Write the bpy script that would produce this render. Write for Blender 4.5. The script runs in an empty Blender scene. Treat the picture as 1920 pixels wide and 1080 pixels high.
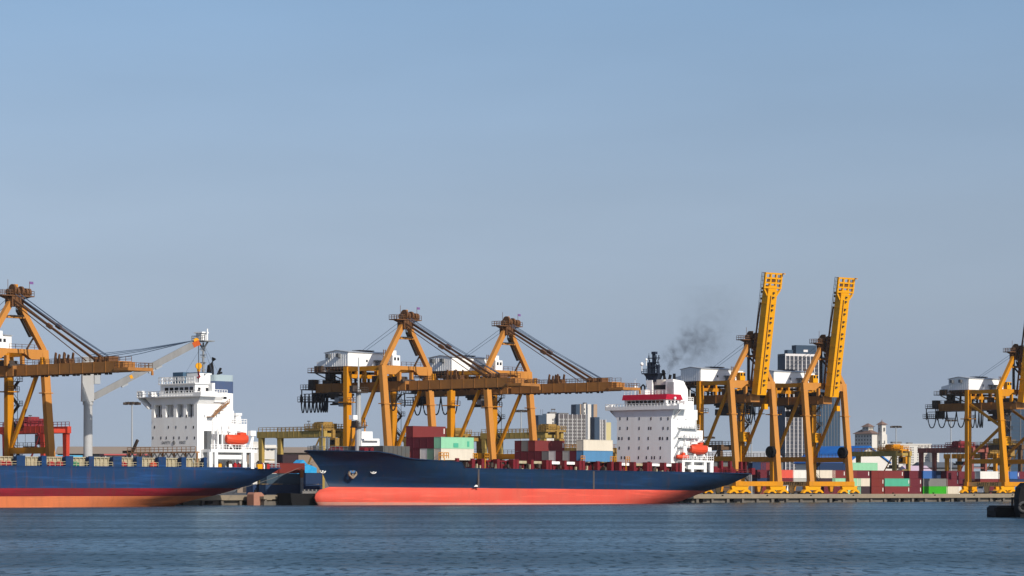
import bpy, math, random
from mathutils import Vector, Matrix
random.seed(7)
R = math.radians
scene = bpy.context.scene
COL = scene.collection

# ------------------------------------------------------------------ camera, sky, sun, exposure
EYE = 4.0            # metres above the water
FPX = 5500.0         # focal length in pixels of the 1920 px wide picture
HOR = 917.0          # picture row of the horizon
cam_d = bpy.data.cameras.new("camera")
cam = bpy.data.objects.new("camera", cam_d)
COL.objects.link(cam)
cam.location = (0, 0, EYE)
cam.rotation_euler = (R(90), 0, 0)
cam_d.sensor_width = 36.0
cam_d.lens = FPX / 1920 * 36.0
cam_d.shift_y = (HOR - 540) / 1920
cam_d.clip_start = 1.0
cam_d.clip_end = 60000.0
scene.camera = cam

SUN_AZ = Vector((0.616, -0.788, 0))
SUN_EL = R(30)
SUN_DIR = Vector((SUN_AZ.x * math.cos(SUN_EL), SUN_AZ.y * math.cos(SUN_EL), math.sin(SUN_EL))).normalized()
world = bpy.data.worlds.new("World")
scene.world = world
world.use_nodes = True
wn, wl = world.node_tree.nodes, world.node_tree.links
wn.clear()
sky = wn.new("ShaderNodeTexSky")
sky.sky_type = 'NISHITA'
sky.sun_disc = False
sky.sun_elevation = SUN_EL
sky.sun_rotation = math.atan2(SUN_AZ.x, SUN_AZ.y)
sky.altitude = 0
sky.air_density = 1.0
sky.dust_density = 1.0
sky.ozone_density = 3.0
bg = wn.new("ShaderNodeBackground")
bg.inputs["Strength"].default_value = 0.11
wo = wn.new("ShaderNodeOutputWorld")
# look a little above the true horizon, where the sky is less brown, and tint it very slightly
wtc = wn.new("ShaderNodeTexCoord")
wsp = wn.new("ShaderNodeSeparateXYZ")
wcb = wn.new("ShaderNodeCombineXYZ")
wma = wn.new("ShaderNodeMath"); wma.operation = 'MULTIPLY_ADD'
wma.inputs[1].default_value = 0.5
wma.inputs[2].default_value = 0.08
wl.new(wtc.outputs["Generated"], wsp.inputs[0])
wl.new(wsp.outputs[0], wcb.inputs[0]); wl.new(wsp.outputs[1], wcb.inputs[1])
wl.new(wsp.outputs[2], wma.inputs[0]); wl.new(wma.outputs[0], wcb.inputs[2])
wl.new(wcb.outputs[0], sky.inputs[0])
wmx = wn.new("ShaderNodeMix"); wmx.data_type = 'RGBA'; wmx.blend_type = 'MULTIPLY'
wmx.inputs[0].default_value = 1.0
# haze colours of the lowest sky, by height above the horizon, and a trace of unevenness
wmr = wn.new("ShaderNodeMapRange")
wmr.inputs["From Max"].default_value = 0.18
wl.new(wsp.outputs[2], wmr.inputs[0])
wcr = wn.new("ShaderNodeValToRGB")
els = wcr.color_ramp.elements
SKYT = [(0.0, (.745, .645, .705)), (.205, (.777, .664, .727)), (.35, (.91, .764, .773)), (.53, (.964, .827, .827)), (.90, (.855, .841, .89))]
els[0].position, els[1].position = SKYT[0][0], SKYT[-1][0]
els[0].color, els[1].color = (*SKYT[0][1], 1), (*SKYT[-1][1], 1)
for p_, c_ in SKYT[1:-1]:
    e_ = els.new(p_); e_.color = (*c_, 1)
wl.new(wmr.outputs[0], wcr.inputs[0])
wmp = wn.new("ShaderNodeMapping"); wmp.inputs["Scale"].default_value = (5, 5, 22)
wl.new(wtc.outputs["Generated"], wmp.inputs["Vector"])
wnz = wn.new("ShaderNodeTexNoise"); wnz.inputs["Scale"].default_value = 1.6; wnz.inputs["Detail"].default_value = 4
wl.new(wmp.outputs[0], wnz.inputs["Vector"])
wnr = wn.new("ShaderNodeMapRange"); wnr.inputs["From Min"].default_value = 0.3; wnr.inputs["From Max"].default_value = 0.7
wnr.inputs["To Min"].default_value = 0.97; wnr.inputs["To Max"].default_value = 1.03
wl.new(wnz.outputs["Fac"], wnr.inputs[0])
wsc = wn.new("ShaderNodeVectorMath"); wsc.operation = 'SCALE'
wl.new(wcr.outputs[0], wsc.inputs[0]); wl.new(wnr.outputs[0], wsc.inputs["Scale"])
wl.new(wsc.outputs[0], wmx.inputs[7])
wl.new(sky.outputs[0], wmx.inputs[6])
wl.new(wmx.outputs[2], bg.inputs[0])
wl.new(bg.outputs[0], wo.inputs[0])

sun_d = bpy.data.lights.new("sun", 'SUN')
sun_d.energy = 5.0
sun_d.angle = R(0.5)
sun_d.color = (1.0, 0.92, 0.80)
sun = bpy.data.objects.new("sun", sun_d)
COL.objects.link(sun)
sun.rotation_euler = SUN_DIR.to_track_quat('Z', 'Y').to_euler()
sun.location = (200, -200, 300)

vs = scene.view_settings
vs.view_transform = 'Standard'
vs.look = 'None'
vs.exposure = 0.0
vs.gamma = 1.0

# ------------------------------------------------------------------ quay frames (the quay bends to the right)
class Frame:
    def __init__(self, px, py, deg):
        self.px, self.py, self.a = px, py, R(deg)
        self.c, self.s = math.cos(self.a), math.sin(self.a)
    def w(self, s, y, z=0.0):               # s along the quay, y landward from its edge
        return Vector((self.px + s * self.c - y * self.s, self.py + s * self.s + y * self.c, z))
    def S(self, px, y):                     # distance along the quay of what the photo shows in column px
        k = (px - 960) / FPX
        return (k * (self.py + y * self.c) - self.px + y * self.s) / (self.c - k * self.s)
    def Y(self, s, y):
        return self.py + s * self.s + y * self.c
    def Z(self, row, s, y):
        return EYE + (HOR - row) * self.Y(s, y) / FPX
F1 = Frame(-34.3, 760.4, 48)
_b = F1.w(130, 0)
F2 = Frame(_b.x, _b.y, 40)
QZ = 2.3            # quay top above the water

# ------------------------------------------------------------------ materials
MATS = {}
def mat(name, col, rough=0.5, metal=0.0, dirt=0.0, dirt_col=None, scale=0.6, streak=False, spec=0.12, bump=0.0):
    if name in MATS:
        return MATS[name]
    m = bpy.data.materials.new(name)
    m.use_nodes = True
    nt = m.node_tree
    b = nt.nodes["Principled BSDF"]
    b.inputs["Base Color"].default_value = (*col, 1)
    b.inputs["Roughness"].default_value = rough
    b.inputs["Metallic"].default_value = metal
    b.inputs["Specular IOR Level"].default_value = spec
    if dirt > 0:
        tc = nt.nodes.new("ShaderNodeTexCoord")
        mp = nt.nodes.new("ShaderNodeMapping")
        oi = nt.nodes.new("ShaderNodeObjectInfo")
        add = nt.nodes.new("ShaderNodeVectorMath")
        mul = nt.nodes.new("ShaderNodeMath"); mul.operation = 'MULTIPLY'; mul.inputs[1].default_value = 57.0
        nt.links.new(oi.outputs["Random"], mul.inputs[0])
        nt.links.new(tc.outputs["Object"], add.inputs[0])
        nt.links.new(mul.outputs[0], add.inputs[1])
        nt.links.new(add.outputs[0], mp.inputs["Vector"])
        mp.inputs["Scale"].default_value = (1, 1, 0.18) if streak else (1, 1, 1)
        n = nt.nodes.new("ShaderNodeTexNoise")
        n.inputs["Scale"].default_value = scale
        n.inputs["Detail"].default_value = 6
        n.inputs["Roughness"].default_value = 0.65
        nt.links.new(mp.outputs[0], n.inputs["Vector"])
        cr = nt.nodes.new("ShaderNodeValToRGB")
        cr.color_ramp.elements[0].position = 0.42
        cr.color_ramp.elements[1].position = 0.72
        cr.color_ramp.elements[0].color = (0, 0, 0, 1)
        cr.color_ramp.elements[1].color = (dirt, dirt, dirt, 1)
        nt.links.new(n.outputs["Fac"], cr.inputs[0])
        mx = nt.nodes.new("ShaderNodeMix"); mx.data_type = 'RGBA'
        mx.inputs[6].default_value = (*col, 1)
        mx.inputs[7].default_value = (*(dirt_col or (0.12, 0.08, 0.05)), 1)
        nt.links.new(cr.outputs[0], mx.inputs[0])
        nt.links.new(mx.outputs[2], b.inputs["Base Color"])
    MATS[name] = m
    return m

YEL = mat("crane_yellow", (0.50, 0.20, 0.007), 0.45, dirt=0.45, dirt_col=(0.30, 0.13, 0.03), scale=0.5, streak=True)
PEACH = mat("faded_crane_yellow", (0.44, 0.19, 0.042), 0.55, dirt=0.4, dirt_col=(0.33, 0.13, 0.03), scale=0.5, streak=True)
SIGNY = mat("sunlit_sign_beam_paint", (0.78, 0.46, 0.17), 0.55, dirt=0.3, dirt_col=(0.5, 0.26, 0.08), scale=0.5)  # lightened paint: sunlight on the end beams put into the colour
BRIGHT = mat("fresh_crane_yellow", (0.62, 0.275, 0.006), 0.4, dirt=0.25, dirt_col=(0.5, 0.24, 0.02), scale=0.4, streak=True)
BOOMB = mat("weathered_boom_paint", (0.34, 0.145, 0.038), 0.5, dirt=0.6, dirt_col=(0.16, 0.08, 0.035), scale=0.35)
RUSTY = mat("rusty_steel", (0.13, 0.06, 0.025), 0.7, dirt=0.6, dirt_col=(0.07, 0.04, 0.03), scale=1.2)
DARK = mat("dark_machinery_steel", (0.045, 0.038, 0.034), 0.6, dirt=0.5, dirt_col=(0.10, 0.06, 0.04), scale=1.5)
BLACK = mat("black_rubber", (0.008, 0.008, 0.009), 0.8)
CABLE = mat("black_cable", (0.02, 0.024, 0.03), 0.6)
ROPE = mat("blue_grey_wire_rope", (0.07, 0.10, 0.15), 0.5)
WHITE = mat("white_paint", (0.82, 0.82, 0.81), 0.4, dirt=0.16, dirt_col=(0.42, 0.34, 0.26), scale=0.35, streak=True)
WHITE2 = mat("clean_white_paint", (0.76, 0.76, 0.75), 0.4, dirt=0.1, dirt_col=(0.5, 0.45, 0.4), scale=0.5, streak=True)
GREYP = mat("light_grey_paint", (0.33, 0.35, 0.37), 0.45, dirt=0.25, dirt_col=(0.2, 0.18, 0.16), scale=0.5, streak=True)
DGREY = mat("dark_grey_paint", (0.10, 0.11, 0.12), 0.5, dirt=0.3, scale=0.8)
GLASS = mat("dark_window_glass", (0.012, 0.014, 0.018), 0.08, spec=0.6)
RED = mat("red_paint", (0.33, 0.015, 0.02), 0.4, dirt=0.2, scale=0.6)
ORANGE = mat("orange_lifeboat_paint", (0.56, 0.058, 0.022), 0.4, dirt=0.2, dirt_col=(0.4, 0.1, 0.05), scale=1.0)
MAROON = mat("maroon_deck_paint", (0.13, 0.010, 0.017), 0.55, dirt=0.4, dirt_col=(0.10, 0.03, 0.02), scale=0.9)
CREAM = mat("cream_paint", (0.36, 0.32, 0.22), 0.5, dirt=0.4, dirt_col=(0.25, 0.16, 0.09), scale=0.9)
CONC = mat("quay_concrete", (0.22, 0.18, 0.13), 0.85, dirt=0.6, dirt_col=(0.15, 0.13, 0.10), scale=0.4)
CONCD = mat("wet_quay_concrete", (0.12, 0.105, 0.09), 0.8, dirt=0.6, dirt_col=(0.04, 0.04, 0.035), scale=0.5)
GROUND = mat("yard_asphalt", (0.09, 0.088, 0.085), 0.9, dirt=0.5, dirt_col=(0.05, 0.05, 0.05), scale=0.05)
TXT = mat("dark_sign_lettering", (0.05, 0.022, 0.012), 0.6)

# ------------------------------------------------------------------ mesh builder
class MB:
    def __init__(self, xf=None):
        self.v, self.f, self.m, self.xf = [], [], [], xf
    def add(self, vs, fs, mi=0):
        o = len(self.v)
        if self.xf is not None:
            vs = [tuple(self.xf @ Vector(p)) for p in vs]
        self.v += [tuple(p) for p in vs]
        self.f += [[o + i for i in q] for q in fs]
        self.m += [mi] * len(fs)
        return self
    def box(self, x0, x1, y0, y1, z0, z1, mi=0):
        if x0 > x1: x0, x1 = x1, x0
        if y0 > y1: y0, y1 = y1, y0
        if z0 > z1: z0, z1 = z1, z0
        v = [(x0, y0, z0), (x1, y0, z0), (x1, y1, z0), (x0, y1, z0), (x0, y0, z1), (x1, y0, z1), (x1, y1, z1), (x0, y1, z1)]
        return self.add(v, [(0, 3, 2, 1), (4, 5, 6, 7), (0, 1, 5, 4), (1, 2, 6, 5), (2, 3, 7, 6), (3, 0, 4, 7)], mi)
    def loft(self, a, b, mi=0):             # two rectangles (cx, cy, z, wx, wy)
        v = []
        for cx, cy, z, wx, wy in (a, b):
            v += [(cx - wx / 2, cy - wy / 2, z), (cx + wx / 2, cy - wy / 2, z), (cx + wx / 2, cy + wy / 2, z), (cx - wx / 2, cy + wy / 2, z)]
        return self.add(v, [(0, 3, 2, 1), (4, 5, 6, 7), (0, 1, 5, 4), (1, 2, 6, 5), (2, 3, 7, 6), (3, 0, 4, 7)], mi)
    def beam(self, p0, p1, w, h=None, mi=0):  # box along p0-p1, w sideways, h upwards
        h = w if h is None else h
        p0, p1 = Vector(p0), Vector(p1)
        d = (p1 - p0).normalized()
        up = Vector((0, 0, 1)) if abs(d.z) < 0.99 else Vector((0, 1, 0))
        sx = d.cross(up).normalized() * (w / 2)
        sz = sx.cross(d).normalized() * (h / 2)
        v = [p0 - sx - sz, p0 + sx - sz, p0 + sx + sz, p0 - sx + sz, p1 - sx - sz, p1 + sx - sz, p1 + sx + sz, p1 - sx + sz]
        return self.add(v, [(0, 1, 2, 3), (7, 6, 5, 4), (0, 4, 5, 1), (1, 5, 6, 2), (2, 6, 7, 3), (3, 7, 4, 0)], mi)
    def tube(self, pts, r, n=6, mi=0, cap=True, r1=None):
        pts = [Vector(p) for p in pts]
        rings = []
        for i, p in enumerate(pts):
            d = (pts[min(i + 1, len(pts) - 1)] - pts[max(i - 1, 0)]).normalized()
            up = Vector((0, 0, 1)) if abs(d.z) < 0.95 else Vector((1, 0, 0))
            a = d.cross(up).normalized()
            b = a.cross(d)
            rr = r if r1 is None else r + (r1 - r) * i / max(1, len(pts) - 1)
            rings.append([p + (a * math.cos(2 * math.pi * k / n) + b * math.sin(2 * math.pi * k / n)) * rr for k in range(n)])
        v = [q for g in rings for q in g]
        f = []
        for i in range(len(pts) - 1):
            for k in range(n):
                f.append((i * n + k, i * n + (k + 1) % n, (i + 1) * n + (k + 1) % n, (i + 1) * n + k))
        if cap:
            f.append(tuple(range(n))[::-1])
            f.append(tuple((len(pts) - 1) * n + k for k in range(n)))
        return self.add(v, f, mi)
    def prism(self, poly, ax, a0, a1, mi=0):  # polygon extruded along axis ax
        def P(p, a):
            return (a, p[0], p[1]) if ax == 'x' else (p[0], a, p[1]) if ax == 'y' else (p[0], p[1], a)
        n = len(poly)
        v = [P(p, a0) for p in poly] + [P(p, a1) for p in poly]
        f = [tuple(range(n)), tuple(range(2 * n - 1, n - 1, -1))]
        for i in range(n):
            f.append((i, i + n, (i + 1) % n + n, (i + 1) % n))
        return self.add(v, f, mi)
    def rail(self, pts, h=1.1, step=2.0, r=0.045, mi=0):
        pts = [Vector(p) for p in pts]
        for a, b in zip(pts[:-1], pts[1:]):
            L = (b - a).length
            n = max(1, round(L / step))
            for i in range(n + 1):
                p = a.lerp(b, i / n)
                self.box(p.x - r, p.x + r, p.y - r, p.y + r, p.z, p.z + h, mi)
            for q in (h, h * 0.5):
                self.beam(a + Vector((0, 0, q)), b + Vector((0, 0, q)), 2 * r, 2 * r, mi)
        return self
    def build(self, name, mats, parent=None, loc=None, rotz=0.0, smooth=False, label=None):
        me = bpy.data.meshes.new(name)
        me.from_pydata(self.v, [], self.f)
        if not isinstance(mats, (list, tuple)):
            mats = [mats]
        for m in mats:
            me.materials.append(m)
        if len(mats) > 1:
            me.polygons.foreach_set("material_index", self.m)
        if smooth:
            me.polygons.foreach_set("use_smooth", [True] * len(me.polygons))
        import bmesh
        bm = bmesh.new(); bm.from_mesh(me)
        bmesh.ops.recalc_face_normals(bm, faces=bm.faces)
        bm.to_mesh(me); bm.free()
        o = bpy.data.objects.new(name, me)
        COL.objects.link(o)
        if parent is not None:
            o.parent = parent
        if loc is not None:
            o.location = loc
        if rotz:
            o.rotation_euler = (0, 0, rotz)
        if label:
            o["label"] = label
        return o

def tag(o, label=None, cat=None, group=None, kind=None):
    if label: o["label"] = label
    if cat: o["category"] = cat
    if group: o["group"] = group
    if kind: o["kind"] = kind
    return o
def thing(name, label, cat, loc, rotz=0.0, group=None):
    o = bpy.data.objects.new(name, None)
    o.empty_display_size = 0.5
    COL.objects.link(o)
    o.location = loc
    o.rotation_euler = (0, 0, rotz)
    return tag(o, label, cat, group)
def lettering(text, size, m, parent, loc, rot, ext=0.02, name="lettering"):
    cu = bpy.data.curves.new(name, 'FONT')
    cu.body = text
    cu.size = size
    cu.extrude = ext
    cu.align_x = 'CENTER'
    cu.align_y = 'CENTER'
    tmp = bpy.data.objects.new("tmp", cu)
    COL.objects.link(tmp)
    me = bpy.data.meshes.new_from_object(tmp.evaluated_get(bpy.context.evaluated_depsgraph_get()))
    bpy.data.objects.remove(tmp)
    me.materials.clear()
    me.materials.append(m)
    o = bpy.data.objects.new(name, me)
    COL.objects.link(o)
    o.parent = parent
    o.location = loc
    o.rotation_euler = rot
    return o

# ------------------------------------------------------------------ setting: water, ground, quay
def water_material():
    m = bpy.data.materials.new("river_water")
    m.use_nodes = True
    nt = m.node_tree
    nt.nodes.clear()
    N = nt.nodes.new
    K = nt.links.new
    out = N("ShaderNodeOutputMaterial")
    tc = N("ShaderNodeTexCoord")
    def noise(sx, sy, scale, detail, dist=0.0):
        mp = N("ShaderNodeMapping")
        mp.inputs["Scale"].default_value = (sx, sy, 1)
        K(tc.outputs["Object"], mp.inputs["Vector"])
        n = N("ShaderNodeTexNoise")
        n.inputs["Scale"].default_value = scale
        n.inputs["Detail"].default_value = detail
        n.inputs["Distortion"].default_value = dist
        K(mp.outputs[0], n.inputs["Vector"])
        return n.outputs["Fac"]
    def remap(src, a, b_, c, d):
        mr = N("ShaderNodeMapRange")
        for nm, v in zip(("From Min", "From Max", "To Min", "To Max"), (a, b_, c, d)):
            mr.inputs[nm].default_value = v
        K(src, mr.inputs[0])
        return mr.outputs[0]
    chop = noise(1.0, 0.35, 0.62, 4, 0.3)         # short waves
    swell = noise(0.35, 0.10, 0.20, 3)            # longer waves
    lanes = noise(0.05, 0.30, 0.11, 4, 0.4)       # wind lanes and old wakes
    calm = noise(0.02, 0.05, 0.16, 2)
    b1 = N("ShaderNodeBump"); b1.inputs["Distance"].default_value = 0.7
    K(remap(calm, 0.35, 0.65, 0.5, 1.0), b1.inputs["Strength"])
    K(chop, b1.inputs["Height"])
    b2 = N("ShaderNodeBump"); b2.inputs["Distance"].default_value = 1.4; b2.inputs["Strength"].default_value = 0.6
    K(swell, b2.inputs["Height"]); K(b1.outputs[0], b2.inputs["Normal"])
    lw = N("ShaderNodeLayerWeight"); lw.inputs["Blend"].default_value = 0.5
    K(b2.outputs[0], lw.inputs["Normal"])
    face = remap(lw.outputs["Facing"], 0.70, 1.0, 0.10, 0.44)
    def times(p, q):
        mu = N("ShaderNodeMath"); mu.operation = 'MULTIPLY'
        K(p, mu.inputs[0]); K(q, mu.inputs[1])
        return mu.outputs[0]
    wavelet = noise(1.7, 0.30, 1.0, 3, 0.4)      # darker reflection on small wave fronts, painted in by noise
    wavelet2 = noise(0.45, 0.14, 1.0, 3, 0.5)
    ripple = times(remap(wavelet, 0.36, 0.46, 0.42, 1.04), remap(wavelet2, 0.34, 0.52, 0.84, 1.03))
    sxyz = N("ShaderNodeSeparateXYZ"); K(tc.outputs["Object"], sxyz.inputs[0])
    mid = remap(sxyz.outputs[1], 150, 330, 1.30, 1.0)   # stronger sky reflection painted into the nearer water
    far = remap(sxyz.outputs[1], 420, 620, 1.0, 1.25)  # sky reflection also painted stronger close to the ships
    lane = times(times(remap(lanes, 0.38, 0.64, 0.70, 1.24), ripple), times(mid, far))
    mu = N("ShaderNodeMath"); mu.operation = 'MULTIPLY'
    K(face, mu.inputs[0]); K(lane, mu.inputs[1])
    gl = N("ShaderNodeBsdfGlossy"); gl.inputs["Color"].default_value = (0.66, 0.81, 0.88, 1); gl.inputs["Roughness"].default_value = 0.2
    K(b2.outputs[0], gl.inputs["Normal"])
    df = N("ShaderNodeBsdfDiffuse"); df.inputs["Color"].default_value = (0.010, 0.026, 0.040, 1)
    mx = N("ShaderNodeMixShader")
    K(mu.outputs[0], mx.inputs[0]); K(df.outputs[0], mx.inputs[1]); K(gl.outputs[0], mx.inputs[2])
    K(mx.outputs[0], out.inputs["Surface"])
    return m

w = MB()
w.add([(-6000, -1500, 0), (6000, -1500, 0), (6000, 2500, 0), (-6000, 2500, 0)], [(0, 1, 2, 3)])
tag(w.build("river", water_material()), "wide grey-blue river in front of the quay", "river", kind="structure")

g = MB()
pts = [F1.w(-420, 0.6), F1.w(130, 0.6), F2.w(900, 0.6), Vector((14000, 14000, 0)), Vector((-14000, 14000, 0)), Vector((-5000, 300, 0))]
g.add([(p.x, p.y, QZ) for p in pts], [tuple(range(len(pts)))])
tag(g.build("ground", GROUND), "flat container yard ground behind the quay", "ground", kind="structure")

def quay(frame, s0, s1, label):
    root = thing("quay_wall", label, "quay", frame.w(0, 0), frame.a)
    b = MB()
    b.box(s0, s1, 0, 4, 1.25, QZ + 0.02)
    b.box(s0, s1, 0.02, 0.35, QZ + 0.02, QZ + 0.22)
    b.build("deck_edge", CONC, root)
    b = MB()
    b.box(s0, s1, 1.2, 3, -3, 1.25)
    b.build("back_wall", CONCD, root)
    s = s0 + 2
    i = 0
    while s < s1 - 2:
        b = MB()
        b.box(s, s + 0.7 + 0.5 * random.random(), 0.15 + 0.5 * random.random(), 1.2, -3, 1.25)
        b.build("pile", CONCD, root)
        if random.random() < 0.62:
            b = MB()
            f0 = s + 1.4 + random.random(); f1 = f0 + 1.0 + random.random() * 2.6
            b.box(f0, f1, -0.5, 1.15, 0.25 + 0.2 * random.random(), 1.0 + 0.3 * random.random())
            b.build("fender", BLACK, root)
        b = MB()
        if i % 3 == 1:
            b.tube([(s + 4, -0.02, QZ - 0.35), (s + 4, 0.0, QZ - 0.34)], 0.4, 10)
            b.tube([(s + 4, 0.6, QZ), (s + 4, 0.6, QZ + 0.45)], 0.22, 8)
            b.tube([(s + 4, 0.6, QZ + 0.45), (s + 4, 0.6, QZ + 0.6)], 0.36, 8)
            b.build("bollard", BLACK, root)
        s += 6.2
        i += 1
    return root
quay(F1, -150, 130, "weathered concrete quay wall behind the two moored ships")
quay(F2, 0.0, 230, "weathered concrete quay wall below the cranes on the right, open to the river")

# ------------------------------------------------------------------ ship-to-shore gantry cranes
def crane(frame, apex_px, label, up, trolley_y, loops, kbrace=False, vents=True, lift=False, reel=False, leg_mat=PEACH):
    s = frame.S(apex_px, 6.0)
    root = thing("gantry_crane", label, "harbour crane", frame.w(s, 3.0, QZ), frame.a, "yellow ship-to-shore cranes on the quay")
    W = 17.3; hw = W / 2; YL = 16.0; YT = 3.0; ZT = 34.2
    # sills and bogies
    for y, m in ((0.0, YEL), (YL, YEL)):
        b = MB(); b.box(-hw - 1.3, hw + 1.3, y - 0.7, y + 0.7, 2.6, 4.0)
        b.loft((0, y, 0.9, 0.9, 0.8), (0, y, 2.6, 1.6, 1.0))
        b.build("sill_beam", m, root)
    for sx in (-1, 1):
        b = MB(); b.box(sx * hw - 0.5, sx * hw + 0.5, 0.702, YL - 0.702, 2.62, 3.95)
        b.prism([(YL / 2 - 1.1, 2.62), (YL / 2 + 1.1, 2.62), (YL / 2 + 0.5, 0.5), (YL / 2 - 0.5, 0.5)], 'x', sx * hw - 0.3, sx * hw + 0.3)
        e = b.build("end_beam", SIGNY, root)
        if sx < 0:
            lettering("SAFETY FIRST", 1.55, TXT, e, (-hw - 0.52, 7.2, 3.28), (R(90), 0, R(-90)))
        for y in (0.0, YL):
            cx = sx * (hw - 0.6)
            b = MB()
            b.prism([(cx - 3.4, 2.6), (cx + 3.4, 2.6), (cx + 3.2, 1.8), (cx + 0.8, 1.35), (cx - 0.8, 1.35), (cx - 3.2, 1.8)], 'y', y - 0.45, y + 0.45)
            for q in (-1, 1):
                c2 = cx + q * 2.6
                b.prism([(c2 - 2.0, 0.55), (c2 - 1.3, 1.2), (c2 - 0.3, 1.75), (c2 + 0.3, 1.75), (c2 + 1.3, 1.2), (c2 + 2.0, 0.55), (c2 + 1.2, 0.45), (c2 + 0.5, 0.95), (c2 - 0.5, 0.95), (c2 - 1.2, 0.45)], 'y', y - 0.55, y + 0.55)
            bo = b.build("bogie", BRIGHT, root)
            for q in (-3.9, -2.9, -2.1, -1.2, 1.2, 2.1, 2.9, 3.9):
                b = MB(); b.tube([(cx + q, y - 0.3, 0.36), (cx + q, y + 0.3, 0.36)], 0.36, 10)
                b.build("wheel", DARK, bo)
    # legs
    for sx in (-1, 1):
        b = MB(); b.loft((sx * hw, 0.0, 4.0, 1.9, 1.35), (sx * hw, YT, ZT, 1.75, 1.3))
        b.loft((sx * hw, 2.2, 24.0, 2.6, 2.1), (sx * hw, 2.2, 24.25, 2.6, 2.1))
        b.build("leg", leg_mat, root)
        b = MB(); b.loft((sx * hw, YL, 4.0, 1.8, 1.4), (sx * hw, YL, ZT, 1.8, 1.4))
        b.build("leg", YEL, root)
        b = MB()
        b.box(sx * hw - 1.7, sx * hw + 1.7, YL - 1.8, YL + 1.8, 24.6, 24.85)
        b.build("leg_walkway", YEL, root)
        b = MB()
        b.rail([(sx * hw - 1.7, YL - 1.8, 24.85), (sx * hw + 1.7, YL - 1.8, 24.85), (sx * hw + 1.7, YL + 1.8, 24.85)], step=1.2)
        b.build("railing", RUSTY, root)
        # portal beams running away from the water, with railing
        y0 = 0.0 + (11.0 - 4) / (ZT - 4) * YT
        b = MB(); b.box(sx * hw - 0.45, sx * hw + 0.45, y0 + 0.7, YL - 0.7, 10.0, 11.5)
        b.build("portal_beam", YEL, root)
        b = MB(); b.rail([(sx * hw, y0 + 0.8, 11.5), (sx * hw, YL - 0.8, 11.5)], step=1.6)
        b.build("railing", RUSTY, root)
        # diagonal brace
        b = MB()
        if kbrace:
            b.beam((sx * hw, YL - 0.5, 29.8), (sx * hw, 2.6, 22.4), 0.75, 0.75)
            b.beam((sx * hw, YL - 0.5, 12.0), (sx * hw, 2.4, 21.6), 0.75, 0.75)
        else:
            b.beam((sx * hw, YL - 0.8, 11.3), (sx * hw, YT + 0.8, 31.6), 0.75, 0.75)
        b.build("diagonal_brace", YEL, root)
        b = MB(); b.box(sx * hw - 0.4, sx * hw + 0.4, YT + 0.66, YL - 0.72, 32.9, 34.1)
        b.build("side_beam", YEL, root)
    # seaside haunched cross beam
    b = MB()
    xi = hw - 0.9
    b.prism([(-xi, 34.2), (-xi, 31.9), (-4.4, 31.9), (-2.4, 33.2), (2.4, 33.2), (4.4, 31.9), (xi, 31.9), (xi, 34.2)], 'y', YT - 0.7, YT + 0.7)
    for sx in (-1, 1):
        b.box(sx * 2.3 - 0.35, sx * 2.3 + 0.35, YT - 0.5, YT + 0.5, 30.2, 32.6)
    b.build("cross_beam", leg_mat, root)
    b = MB()
    b.rail([(-xi, YT, 34.2), (-5.6, YT, 34.2)]); b.rail([(-1.5, YT, 34.2), (xi, YT, 34.2)])
    b.build("railing", RUSTY, root)
    b = MB()
    b.box(-hw + 0.92, hw - 0.92, YL - 0.6, YL + 0.6, 33.3, 34.2)
    b.box(-hw + 0.92, hw - 0.92, YL - 0.45, YL + 0.45, 31.2, 32.2)
    for sx in (-1, 1):
        b.box(sx * 2.3 - 0.35, sx * 2.3 + 0.35, YL - 0.5, YL + 0.5, 30.2, 33.3)
        b.box(sx * 5.2 - 0.3, sx * 5.2 + 0.3, YL - 0.42, YL + 0.42, 32.2, 33.3)
    b.build("cross_beam", YEL, root)
    # back girder
    b = MB()
    b.box(-1.9, 1.9, 1.2, 35.0, 27.8, 30.2)
    for i in range(8):
        b.box(-2.0, 2.0, 3.5 + i * 4.2, 3.9 + i * 4.2, 27.75, 30.25)
    b.build("girder", BOOMB, root)
    b = MB()
    b.rail([(-1.9, 35, 30.2), (-1.9, 18, 30.2)], step=1.5)
    b.rail([(1.9, 15, 30.2), (1.9, 4, 30.2)], step=1.5)
    b.build("railing", RUSTY, root)
    # rear platforms below and above the girder
    b = MB()
    b.box(-3.4, 2.6, 31.0, 40.5, 25.3, 25.5)
    b.rail([(-3.4, 31, 25.5), (-3.4, 40.5, 25.5), (2.6, 40.5, 25.5)], h=1.3, step=1.0)
    b.box(-3.2, 2.6, 35.05, 39.6, 28.6, 28.85)
    b.rail([(-3.2, 35.2, 28.85), (-3.2, 39.6, 28.85), (2.6, 39.6, 28.85)], h=1.2, step=1.0)
    for x in (-3.0, 2.4):
        for y in (35.2, 39.3):
            b.box(x - 0.12, x + 0.12, y - 0.12, y + 0.12, 24.85, 28.6)
    for y in (32, 34.5):
        b.box(-3.0, -2.7, y, y + 0.2, 24.85, 27.8)
    b.box(-2.8, -0.6, 35.1, 37.0, 28.85, 31.4)
    b.box(-1.5, 1.5, 35.05, 36.5, 25.6, 27.9)
    b.build("rear_platform", DARK, root)
    # boom
    tipm = Matrix.Identity(4)
    if up:
        hinge = Vector((0, 0.3, 29.6))
        tipm = Matrix.Translation(hinge) @ Matrix.Rotation(R(-81.3), 4, 'X') @ Matrix.Translation(-hinge)
    bm_ = BRIGHT if up else BOOMB
    BE = -31.6 if up else -36.2          # outer end of the boom box
    hd = BE + 36.2
    b = MB(tipm)
    b.box(-1.9, 1.9, -0.2, BE, 27.8, 30.2)
    b.loft((0, BE - 0.7, 28.0, 3.4, 1.4), (0, BE - 0.7, 30.0, 3.4, 1.4))
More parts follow.
